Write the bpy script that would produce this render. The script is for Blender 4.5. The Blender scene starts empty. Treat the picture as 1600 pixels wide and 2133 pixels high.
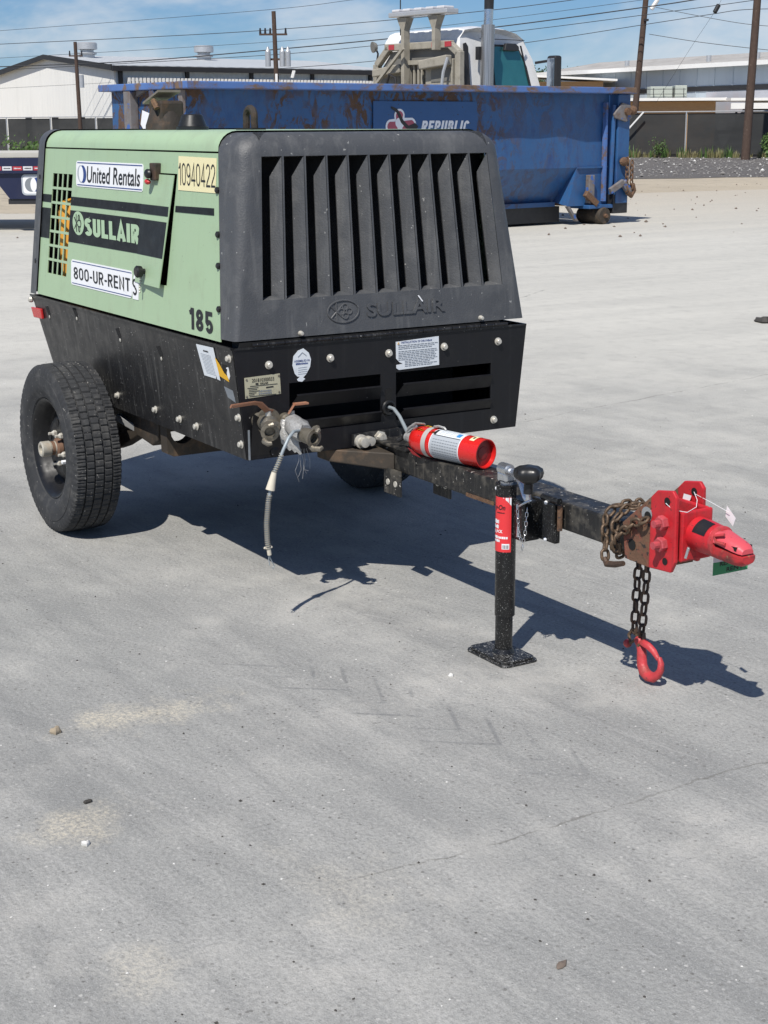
import bpy, bmesh, math, random
from mathutils import Vector, Matrix
random.seed(7)
R = math.radians
scene = bpy.context.scene
COL = scene.collection

# ------------------------------------------------------------------ camera
cam_d = bpy.data.cameras.new('camera'); cam = bpy.data.objects.new('camera', cam_d); COL.objects.link(cam)
CAM = Vector((4.45706, -2.71974, 1.56944)); YAW, PITCH, ROLL, FPX = -0.5446, 0.2476, -0.0055, 3187.5
_f = Vector((-math.cos(YAW)*math.cos(PITCH), -math.sin(YAW)*math.cos(PITCH), -math.sin(PITCH)))
_r = _f.cross(Vector((0, 0, 1))).normalized(); _u = _r.cross(_f)
_c, _s = math.cos(ROLL), math.sin(ROLL)
_r, _u = _c*_r + _s*_u, -_s*_r + _c*_u
cam.matrix_world = Matrix(((_r.x, _u.x, -_f.x, CAM.x), (_r.y, _u.y, -_f.y, CAM.y), (_r.z, _u.z, -_f.z, CAM.z), (0, 0, 0, 1)))
cam_d.sensor_fit = 'VERTICAL'; cam_d.sensor_height = 36.0; cam_d.sensor_width = 27.0
cam_d.lens = FPX/2133*36; cam_d.clip_start = 0.05; cam_d.clip_end = 3000
scene.camera = cam
scene.render.resolution_x = 768; scene.render.resolution_y = 1024

# ------------------------------------------------------------------ world, sun, exposure
SUN = Vector((-0.3662, 0.4761, -0.7995)).normalized()
world = bpy.data.worlds.new('World'); scene.world = world; world.use_nodes = True; world.cycles.sampling_method = 'MANUAL'; world.cycles.sample_map_resolution = 256
def build_world():
    t = world.node_tree; t.nodes.clear()
    N = lambda ty: t.nodes.new(ty)
    out = N('ShaderNodeOutputWorld'); bg = N('ShaderNodeBackground'); bg.inputs[1].default_value = 0.058
    sky = N('ShaderNodeTexSky'); sky.sky_type = 'NISHITA'; sky.sun_disc = False
    sky.sun_elevation = R(53); sky.sun_rotation = math.atan2(-SUN.x, -SUN.y)
    sky.air_density = 1.0; sky.dust_density = 0.05; sky.ozone_density = 1.0; sky.altitude = 20
    tc = N('ShaderNodeTexCoord')
    lift = N('ShaderNodeVectorMath'); lift.operation = 'MULTIPLY_ADD'; t.links.new(tc.outputs['Generated'], lift.inputs[0]); lift.inputs[1].default_value = (1, 1, .8); lift.inputs[2].default_value = (0, 0, 0.022)
    nrm = N('ShaderNodeVectorMath'); nrm.operation = 'NORMALIZE'; t.links.new(lift.outputs[0], nrm.inputs[0]); t.links.new(nrm.outputs[0], sky.inputs[0])
    sep = N('ShaderNodeSeparateXYZ'); t.links.new(tc.outputs['Generated'], sep.inputs[0])
    zz = N('ShaderNodeMath'); zz.operation = 'MAXIMUM'; zz.inputs[1].default_value = 0.0; t.links.new(sep.outputs[2], zz.inputs[0])
    za = N('ShaderNodeMath'); za.operation = 'ADD'; za.inputs[1].default_value = 0.11; t.links.new(zz.outputs[0], za.inputs[0])
    dv = N('ShaderNodeVectorMath'); dv.operation = 'DIVIDE'; t.links.new(tc.outputs['Generated'], dv.inputs[0])
    cb = N('ShaderNodeCombineXYZ')
    for i in range(3): t.links.new(za.outputs[0], cb.inputs[i])
    t.links.new(cb.outputs[0], dv.inputs[1])
    n1 = N('ShaderNodeTexNoise'); n1.inputs['Scale'].default_value = 5.2; n1.inputs['Detail'].default_value = 6; n1.inputs['Roughness'].default_value = 0.58; n1.inputs['Distortion'].default_value = 0.25
    mp = N('ShaderNodeMapping'); mp.inputs['Location'].default_value = (3.1, 0.7, 1.9); mp.inputs['Scale'].default_value = (1, 1, 2.4); t.links.new(tc.outputs['Generated'], mp.inputs[0]); t.links.new(mp.outputs[0], n1.inputs['Vector'])
    rp = N('ShaderNodeMapRange'); rp.interpolation_type = 'SMOOTHSTEP'
    rp.inputs[1].default_value = 0.45; rp.inputs[2].default_value = 0.70; rp.inputs[3].default_value = 0.0; rp.inputs[4].default_value = 0.75
    t.links.new(n1.outputs[0], rp.inputs[0])
    mx = N('ShaderNodeMix'); mx.data_type = 'RGBA'; t.links.new(rp.outputs[0], mx.inputs[0])
    tint = N('ShaderNodeMix'); tint.data_type = 'RGBA'; tint.blend_type = 'MULTIPLY'; tint.inputs[0].default_value = 1.0
    t.links.new(sky.outputs[0], tint.inputs[6]); tint.inputs[7].default_value = (.66, .96, 1.42, 1)
    t.links.new(tint.outputs[2], mx.inputs[6]); mx.inputs[7].default_value = (12.4, 13.0, 13.8, 1)
    t.links.new(mx.outputs[2], bg.inputs[0]); t.links.new(bg.outputs[0], out.inputs[0])
build_world()
sd = bpy.data.lights.new('sun', 'SUN'); sd.energy = 5.0; sd.angle = R(0.53); sd.color = (1.0, 0.955, 0.885)
sun = bpy.data.objects.new('sun', sd); COL.objects.link(sun)
sun.rotation_euler = SUN.to_track_quat('-Z', 'Y').to_euler(); sun.location = (0, 0, 30)
vs = scene.view_settings; vs.view_transform = 'Standard'; vs.look = 'None'; vs.exposure = 0.0; vs.gamma = 1.0; vs.use_curve_mapping = False
scene.render.engine = 'CYCLES'
cy = scene.cycles; cy.max_bounces = 5; cy.diffuse_bounces = 3; cy.glossy_bounces = 3; cy.transmission_bounces = 3; cy.transparent_max_bounces = 6; cy.caustics_reflective = False; cy.caustics_refractive = False

# ------------------------------------------------------------------ material helpers
class NB:
    def __init__(s, name):
        s.m = bpy.data.materials.new(name); s.m.use_nodes = True; s.t = s.m.node_tree; s.t.nodes.clear()
        s.out = s.N('ShaderNodeOutputMaterial'); s.b = s.N('ShaderNodeBsdfPrincipled'); s.t.links.new(s.b.outputs[0], s.out.inputs[0])
        s.tc = s.N('ShaderNodeTexCoord'); s.obj = s.tc.outputs['Object']
    def N(s, ty): return s.t.nodes.new(ty)
    def put(s, sock, v):
        if isinstance(v, bpy.types.NodeSocket): s.t.links.new(v, sock)
        elif isinstance(v, (tuple, list)): sock.default_value = tuple(v)+((1,) if len(v) == 3 and len(sock.default_value) == 4 else ())
        else: sock.default_value = v
    def noise(s, scale, detail=4, rough=.55, vec=None, dist=0, color=False):
        n = s.N('ShaderNodeTexNoise'); s.put(n.inputs['Vector'], vec or s.obj); n.inputs['Scale'].default_value = scale
        n.inputs['Detail'].default_value = detail; n.inputs['Roughness'].default_value = rough; n.inputs['Distortion'].default_value = dist
        return n.outputs[1 if color else 0]
    def voro(s, scale, vec=None, feat='F1', out=0, rnd=1):
        n = s.N('ShaderNodeTexVoronoi'); n.feature = feat; s.put(n.inputs['Vector'], vec or s.obj); n.inputs['Scale'].default_value = scale; n.inputs['Randomness'].default_value = rnd
        return n.outputs[out]
    def mr(s, f, a, b, c=0., d=1., smooth=False):
        n = s.N('ShaderNodeMapRange'); n.clamp = True
        if smooth: n.interpolation_type = 'SMOOTHSTEP'
        for i, v in enumerate((f, a, b, c, d)): s.put(n.inputs[i], v)
        return n.outputs[0]
    def math(s, op, a, b=0., c=None):
        n = s.N('ShaderNodeMath'); n.operation = op; s.put(n.inputs[0], a); s.put(n.inputs[1], b)
        if c is not None: s.put(n.inputs[2], c)
        return n.outputs[0]
    def mix(s, f, a, b, mode='MIX'):
        n = s.N('ShaderNodeMix'); n.data_type = 'RGBA'; n.blend_type = mode; s.put(n.inputs[0], f); s.put(n.inputs[6], a); s.put(n.inputs[7], b)
        return n.outputs[2]
    def xyz(s, vec=None):
        n = s.N('ShaderNodeSeparateXYZ'); s.put(n.inputs[0], vec or s.obj); return n.outputs
    def comb(s, x, y, z):
        n = s.N('ShaderNodeCombineXYZ')
        for i, v in enumerate((x, y, z)): s.put(n.inputs[i], v)
        return n.outputs[0]
    def mapping(s, loc=(0, 0, 0), rot=(0, 0, 0), scale=(1, 1, 1), vec=None):
        n = s.N('ShaderNodeMapping'); s.put(n.inputs[0], vec or s.obj); n.inputs[1].default_value = loc; n.inputs[2].default_value = rot; n.inputs[3].default_value = scale
        return n.outputs[0]
    def bump(s, h, strength=.3, dist=.01, nrm=None):
        n = s.N('ShaderNodeBump'); s.put(n.inputs['Height'], h); n.inputs['Strength'].default_value = strength; n.inputs['Distance'].default_value = dist
        if nrm: s.put(n.inputs['Normal'], nrm)
        return n.outputs[0]
    def fin(s, col=None, rough=None, metal=None, nrm=None, spec=None, **kw):
        i = s.b.inputs
        if col is not None: s.put(i['Base Color'], col)
        if rough is not None: s.put(i['Roughness'], rough)
        if metal is not None: s.put(i['Metallic'], metal)
        if nrm is not None: s.put(i['Normal'], nrm)
        if spec is not None: s.put(i['Specular IOR Level'], spec)
        for k, v in kw.items(): s.put(i[k.replace('_', ' ')], v)
        return s.m

def mul(c, k): return tuple(max(0, min(1, x*k)) for x in c)
def paint(name, col, rough=.5, metal=0., var=.10, vs=4., dirt=None, damt=.5, ds=7., speck=None, sth=.70, ss=90., bump=.0, bs=60., spec=.5, streak=None, samt=.35, coat=0.):
    """painted / weathered surface: base variation + dirt film + specks + vertical streaks"""
    n = NB(name)
    c = n.mix(n.noise(vs, 5), mul(col, 1-var), mul(col, 1+var))
    if dirt: c = n.mix(n.math('MULTIPLY', n.mr(n.noise(ds, 7, .65), .62-.25*damt, .85-.2*damt), min(1, .5+damt*.5)), c, dirt)
    if streak:
        sv = n.mapping(scale=(38, 38, 1.6))
        c = n.mix(n.math('MULTIPLY', n.mr(n.noise(1., 4, .6, sv), .54, .78), samt), c, streak)
    if speck: c = n.mix(n.mr(n.noise(ss, 2, .5), sth, sth+.05), c, speck)
    rr = n.mr(n.noise(vs*3, 4), .25, .75, max(.02, rough-.10), min(1, rough+.12))
    kw = {}
    if bump: kw['nrm'] = n.bump(n.noise(bs, 4), bump, .004)
    if coat: kw['Coat_Weight'] = coat
    return n.fin(c, rr, metal, spec=spec, **kw)

M = {}
def mats():
    g = (.355, .482, .305)
    M['green'] = paint('canopy_green_paint', g, .42, var=.035, vs=2.2, dirt=(.30, .37, .24), damt=.30, ds=7, speck=(.12, .14, .10), sth=.735, ss=110, streak=(.27, .33, .21), samt=.30, bump=.12, bs=9)
    M['hood'] = paint('grey_moulded_plastic', (.066, .069, .074), .50, var=.22, vs=5, dirt=(.125, .126, .126), damt=.55, ds=8, speck=(.30, .30, .29), sth=.715, ss=60, bump=.3, bs=160, streak=(.18, .18, .175), samt=.38)
    M['frame'] = paint('black_frame_paint', (.012, .012, .013), .38, var=.3, vs=6, dirt=(.035, .033, .03), damt=.40, ds=14, speck=(.36, .35, .33), sth=.70, ss=130, streak=(.14, .138, .13), samt=.5, spec=.45)
    M['frame_front'] = paint('black_panel_paint', (.0075, .0075, .009), .40, var=.3, vs=6, dirt=(.02, .02, .02), damt=.25, ds=14, speck=(.24, .23, .22), sth=.745, ss=85, streak=(.035, .035, .035), samt=.3, spec=.4)
    M['tongue'] = paint('worn_black_tongue', (.014, .014, .014), .48, var=.3, vs=9, dirt=(.15, .135, .11), damt=.50, ds=18, speck=(.35, .33, .30), sth=.68, ss=75, streak=(.20, .18, .15), samt=.5, bump=.3, bs=90)
    M['jack'] = paint('gloss_black_jack', (.008, .008, .008), .30, var=.2, vs=9, speck=(.30, .30, .29), sth=.655, ss=340)
    M['jackfoot'] = paint('scuffed_foot_plate', (.012, .012, .012), .4, var=.3, vs=12, dirt=(.30, .30, .29), damt=.30, ds=60, speck=(.44, .44, .43), sth=.615, ss=230)
    M['dark'] = paint('dark_interior', (.006, .006, .006), .9, var=.1)
    M['blackplastic'] = paint('black_plastic', (.013, .013, .013), .38, var=.2, vs=20)
    M['stripe'] = paint('black_vinyl', (.007, .008, .009), .5, spec=.3, var=.2, vs=8, speck=(.25, .33, .25), sth=.74, ss=60)
    M['stripe2'] = paint('faded_black_vinyl', (.013, .016, .019), .55, spec=.3, var=.2, vs=8, speck=(.25, .33, .25), sth=.74, ss=60)
    M['greenink'] = paint('green_letter', (.37, .51, .33), .45, var=.04)
    M['white'] = paint('white_sticker', (.80, .81, .82), .45, var=.03, vs=9, dirt=(.6, .6, .57), damt=.1, ds=30)
    M['paper'] = paint('pale_label', (.70, .74, .77), .45, var=.06, vs=20, dirt=(.45, .46, .46), damt=.25, ds=30)
    M['silverink'] = paint('silver_grey_print', (.40, .43, .46), .4, var=.06)
    M['cream'] = paint('cream_sticker', (.78, .71, .42), .5, var=.04)
    M['plate'] = paint('brass_data_plate', (.44, .42, .30), .42, var=.12, vs=18, dirt=(.25, .23, .15), damt=.3, ds=30)
    M['ink'] = paint('black_ink', (.01, .01, .012), .5, var=.1)
    M['greyink'] = paint('grey_print', (.20, .22, .24), .6, var=.2, vs=60)
    M['blueink'] = paint('navy_ink', (.015, .045, .20), .45, var=.1)
    M['lblue'] = paint('light_blue_ink', (.05, .25, .55), .45, var=.1)
    M['yellow'] = paint('yellow_print', (.75, .42, .02), .5, var=.1)
    M['orange'] = paint('orange_tank', (.62, .30, .035), .55, var=.15, vs=6)
    M['bolt'] = paint('zinc_bolt', (.58, .555, .49), .42, .35, var=.25, vs=60, dirt=(.30, .22, .13), damt=.35, ds=50)
    M['zinc'] = paint('bright_zinc', (.62, .64, .66), .26, .9, var=.1, vs=30)
    M['rust'] = paint('rusty_steel', (.13, .072, .042), .82, .1, var=.5, vs=22, dirt=(.25, .15, .08), damt=.6, ds=35, speck=(.05, .035, .03), sth=.6, ss=80, bump=.6, bs=120)
    M['chain'] = paint('brown_chain', (.125, .085, .055), .55, .45, var=.4, vs=30, dirt=(.26, .17, .10), damt=.4, ds=40, bump=.3, bs=160)
    M['chainshade'] = paint('shaded_chain', (.075, .048, .034), .62, .3, var=.4, vs=40, dirt=(.20, .11, .06), damt=.4, ds=50, bump=.3, bs=160)  # darker chain copy: hitch shadow put in the colour; grab hook shares it
    M['red'] = paint('red_hitch_paint', (.52, .018, .026), .42, var=.22, vs=11, dirt=(.22, .022, .022), damt=.48, ds=17, speck=(.045, .028, .025), sth=.685, ss=130, bump=.35, bs=75, streak=(.10, .03, .03), samt=.5)
    M['redworn'] = paint('worn_red_paint', (.50, .045, .052), .5, var=.22, vs=18, dirt=(.13, .055, .035), damt=.62, ds=30, speck=(.05, .04, .035), sth=.68, ss=150, bump=.5, bs=110)
    M['boltred'] = paint('chalky_red_paint', (.48, .07, .085), .55, var=.2, vs=30, dirt=(.20, .05, .045), damt=.5, ds=40, bump=.4, bs=140)
    M['redfade'] = paint('sun_faded_red_paint', (.66, .085, .105), .45, var=.12, vs=14, dirt=(.05, .03, .03), damt=.28, ds=24, speck=(.06, .04, .04), sth=.68, ss=80, bump=.25, bs=90)
    M['redjaw'] = paint('chipped_red_jaw', (.50, .03, .035), .5, var=.2, vs=14, dirt=(.055, .04, .032), damt=.85, ds=26, speck=(.30, .20, .11), sth=.66, ss=60, bump=.5, bs=80)
    M['redrust'] = paint('rust_over_red_paint', (.16, .085, .05), .75, .1, var=.5, vs=20, dirt=(.34, .03, .03), damt=.45, ds=16, speck=(.04, .03, .025), sth=.6, ss=70, bump=.5, bs=110)
    M['extred'] = paint('extinguisher_red', (.60, .016, .014), .28, var=.08, vs=9, speck=(.3, .02, .02), sth=.72, ss=80, coat=.3)
    M['extdark'] = paint('extinguisher_base', (.22, .008, .010), .42, var=.3, vs=18)
    M['tagred'] = paint('jack_label_red', (.72, .04, .045), .40, var=.05)
    M['strap'] = paint('grey_strap', (.40, .39, .37), .7, var=.1, vs=60)
    M['lens'] = paint('red_marker_lens', (.55, .03, .03), .25, var=.15, vs=60)
    M['brass'] = paint('grimy_valve_metal', (.24, .215, .17), .46, .6, var=.35, vs=40, dirt=(.09, .08, .065), damt=.5, ds=60, bump=.3, bs=150)
    M['tape'] = paint('silver_tape', (.40, .40, .39), .45, .35, var=.4, vs=60, dirt=(.16, .15, .14), damt=.5, ds=50, bump=1., bs=70)
    M['handle'] = paint('faded_orange_handle', (.36, .165, .095), .5, var=.18, vs=40, dirt=(.35, .30, .26), damt=.3, ds=60)
    M['hosecoil'] = paint('dusty_spring', (.40, .38, .32), .5, .4, var=.2, vs=80)
    M['cable'] = paint('dusty_cable', (.30, .34, .36), .5, .2, var=.2, vs=60)
    M['sleeve'] = paint('cream_sleeve', (.62, .57, .46), .55, var=.1, vs=60)
    M['rubber'] = paint('tyre_rubber', (.034, .035, .037), .74, var=.3, vs=9, dirt=(.115, .112, .106), damt=.48, ds=14, speck=(.24, .23, .21), sth=.68, ss=80, bump=.2, bs=160, spec=.35)
    M['rim'] = paint('black_steel_rim', (.009, .009, .010), .42, var=.3, vs=12, spec=.35, dirt=(.05, .048, .044), damt=.25, ds=20, speck=(.3, .29, .27), sth=.73, ss=90)
    M['hub'] = paint('hub_cap_metal', (.47, .44, .37), .45, .3, var=.2, vs=30, dirt=(.30, .18, .09), damt=.3, ds=30)
    M['muffler'] = paint('sooty_stack', (.045, .036, .030), .75, .2, var=.4, vs=14, dirt=(.12, .065, .035), damt=.5, ds=22, bump=.5, bs=70)
    M['capmetal'] = paint('rain_cap_metal', (.26, .22, .18), .5, .5, var=.3, vs=24, dirt=(.25, .13, .06), damt=.4, ds=30)
    M['axle'] = paint('brown_axle', (.05, .04, .03), .7, .1, var=.4, vs=9, dirt=(.22, .13, .07), damt=.4, ds=9, bump=.3, bs=60)
    M['axlered'] = paint('bare_rust_hub', (.17, .095, .06), .7, .1, var=.4, vs=12, bump=.3, bs=60)
    # dumpster
    n = NB('dumpster_blue_paint'); v = n.mapping(scale=(1.15, 1.15, .38))
    base = n.mix(n.noise(1.6, 6), (.017, .070, .185), (.034, .118, .29))
    base = n.mix(n.mr(n.noise(5, 6, .65, n.mapping(scale=(1.4, 1.4, .5))), .52, .72), base, (.022, .055, .17))
    rust = n.mix(n.noise(14, 5), (.035, .026, .022), (.15, .082, .045))
    big = n.mr(n.noise(.85, 4, .6, n.mapping(scale=(1, 1, .8), loc=(.6, 0, .4))), .36, .48); fine = n.mr(n.noise(5.5, 8, .74, n.mapping(scale=(1, 1, .65)), .8), .485, .545)
    f = n.math('MULTIPLY', n.math('MULTIPLY', big, fine), n.mr(n.xyz()[0], 4.6, 7.4, 1., .15))
    f2 = n.mr(n.noise(11, 6, .7, n.mapping(loc=(3, 1, 7)), .3), .70, .74)
    f = n.math('MAXIMUM', f, f2)
    M['dblue'] = n.fin(n.mix(f, base, rust), n.mr(f, 0, 1, .42, .85), nrm=n.bump(n.math('ADD', n.noise(2.5, 3), n.math('MULTIPLY', f, .2)), .5, .03))
    n = NB('dumpster_rail_paint')
    base = n.mix(n.noise(3, 5), (.05, .11, .30), (.10, .20, .46))
    f = n.mr(n.noise(4.5, 8, .7, n.mapping(scale=(.6, 1, 1)), .4), .47, .58)
    M['drail'] = n.fin(n.mix(f, base, n.mix(n.noise(9, 4), (.06, .045, .04), (.24, .15, .09))), .65)
    M['ddecal'] = paint('blue_decal', (.016, .082, .235), .4, var=.1, vs=6, speck=(.03, .03, .03), sth=.70, ss=20)
    M['dred'] = paint('faded_red_logo', (.38, .08, .12), .5, var=.2, vs=9)
    M['dwhite'] = paint('off_white_print', (.78, .80, .84), .5, var=.08, vs=9)
    M['rustpost'] = paint('rusty_blue_rib', (.17, .16, .16), .7, var=.3, vs=7, dirt=(.13, .075, .045), damt=.6, ds=8, speck=(.05, .12, .35), sth=.6, ss=9)
    # truck
    M['cab'] = paint('white_truck_paint', (.80, .80, .79), .28, var=.03, vs=3, coat=.3)
    M['beige'] = paint('dusty_rack_paint', (.335, .31, .255), .65, var=.2, vs=6, dirt=(.19, .17, .135), damt=.5, ds=9)
    M['rackgrey'] = paint('rack_grey_panel', (.17, .165, .15), .65, var=.2, vs=6)
    M['chrome'] = paint('stack_chrome', (.62, .62, .62), .22, .95, var=.1, vs=12)
    n = NB('perforated_shield'); vv = n.mapping(scale=(60, 60, 60)); d = n.voro(1., vv, rnd=0.)
    M['perf'] = n.fin(n.mix(n.mr(d, .28, .36), (.08, .08, .08), (.46, .46, .46)), .36, .8)
    n = NB('teal_glass'); M['glass'] = n.fin(n.mix(n.noise(2.2, 3), (.02, .11, .12), (.05, .22, .23)), .05, .25, Coat_Weight=.8)
    M['mirrorglass'] = paint('mirror_face', (.45, .52, .6), .08, .9, var=.05)
    # buildings
    def corr(name, c, sc, axis, var=.05, bump=.5, streak=None):
        n = NB(name); o = n.xyz(); w = n.math('SINE', n.math('MULTIPLY', o[axis], sc))
        cc = n.mix(n.noise(.35, 5), mul(c, 1-var), mul(c, 1+var))
        cc = n.mix(n.math('MULTIPLY', n.mr(n.noise(1, 4, .6, n.mapping(scale=(2.2, 2.2, .15))), .5, .75), .22), cc, mul(c, .72))
        return n.fin(cc, .55, nrm=n.bump(w, bump, .03))
    M['wallwhite'] = corr('white_ribbed_wall', (.80, .79, .75), 14., 1, .05, .15)
    M['wallsteel'] = corr('pale_blue_ribbed_wall', (.58, .64, .68), 14., 0)
    M['roofmetal'] = corr('grey_metal_roof', (.46, .48, .49), 9., 0, .08, .8)
    M['oldroof'] = paint('patched_old_roof', (.40, .385, .36), .8, var=.3, vs=.8, dirt=(.22, .20, .175), damt=.6, ds=1.6)
    M['wallblue'] = corr('weathered_pale_blue_wall', (.44, .50, .55), 5., 0, .08, .5)
    M['trimblack'] = paint('black_trim', (.02, .02, .022), .5)
    M['trimwhite'] = paint('white_trim', (.78, .77, .74), .5, var=.05)
    M['galv'] = paint('galvanised_steel', (.52, .53, .54), .4, .5, var=.12, vs=6)
    n = NB('tan_brick'); br = n.N('ShaderNodeTexBrick'); n.put(br.inputs['Vector'], n.mapping(rot=(R(90), 0, 0)))
    br.inputs['Scale'].default_value = 4.2; br.inputs['Color1'].default_value = (.42, .24, .11, 1); br.inputs['Color2'].default_value = (.44, .27, .13, 1); br.inputs['Mortar'].default_value = (.40, .33, .24, 1); br.inputs['Mortar Size'].default_value = .012
    M['brick'] = n.fin(br.outputs[0], .85)
    M['blockwall'] = paint('pink_grey_block_wall', (.40, .41, .45), .85, var=.12, vs=1.2, dirt=(.48, .38, .38), damt=.5, ds=.9)
    M['acunit'] = paint('grey_green_unit', (.40, .43, .38), .55, var=.08)
    M['wood'] = paint('creosote_pole', (.075, .048, .036), .9, var=.35, vs=6, streak=(.16, .115, .085), samt=.5, bump=.5, bs=30, speck=(.25, .2, .16), sth=.70, ss=12)
    M['wire'] = paint('black_wire', (.03, .032, .036), .6)
    n = NB('fence_screen_fabric'); tr = n.N('ShaderNodeBsdfTransparent'); ms = n.N('ShaderNodeMixShader')
    cc = n.mix(n.noise(.9, 5, .6, n.mapping(scale=(.4, .4, 1.5))), (.012, .013, .014), (.05, .052, .052)); n.fin(cc, .9)
    n.put(ms.inputs[0], n.mr(n.noise(1.3, 5), .3, .7, 1., .965)); n.t.links.new(tr.outputs[0], ms.inputs[1]); n.t.links.new(n.b.outputs[0], ms.inputs[2]); n.t.links.new(ms.outputs[0], n.out.inputs[0])
    M['screen'] = n.m
    # trailer
    M['navy'] = paint('navy_trailer_paint', (.012, .016, .05), .35, var=.2, vs=3, dirt=(.03, .03, .05), damt=.3, ds=4)
    M['deckedge'] = paint('wood_deck_edge', (.52, .50, .44), .7, var=.1)
    M['reflr'] = paint('red_reflector', (.42, .04, .05), .3, var=.1); M['reflw'] = paint('white_reflector', (.62, .62, .64), .3, var=.1)
    # vegetation
    def leaf(name, a, b):
        n = NB(name); c = n.mix(n.noise(1.7, 4), a, b); return n.fin(c, .65, Subsurface_Weight=0.)
    M['leaf'] = leaf('weed_leaf', (.045, .10, .022), (.11, .19, .045))
    M['treeleaf'] = leaf('tree_leaf', (.03, .065, .02), (.07, .12, .035))
    M['dry'] = leaf('dry_grass', (.20, .15, .075), (.16, .18, .07))
    M['bark'] = paint('bark', (.10, .075, .055), .9)
    M['stone_w'] = paint('white_pebble', (.62, .61, .58), .8, var=.15, vs=30)
    M['stone_d'] = paint('dark_pebble', (.05, .045, .04), .8, var=.3, vs=30)
    M['stone_t'] = paint('tan_stone', (.34, .28, .20), .85, var=.2, vs=40, bump=.5, bs=90)
    M['stone_b'] = paint('brown_stone', (.16, .125, .10), .85, var=.3, vs=40, bump=.5, bs=90)
    M['gravelstone'] = paint('grey_gravel_stone', (.22, .21, .20), .9, var=.5, vs=1.5)
mats()

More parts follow.
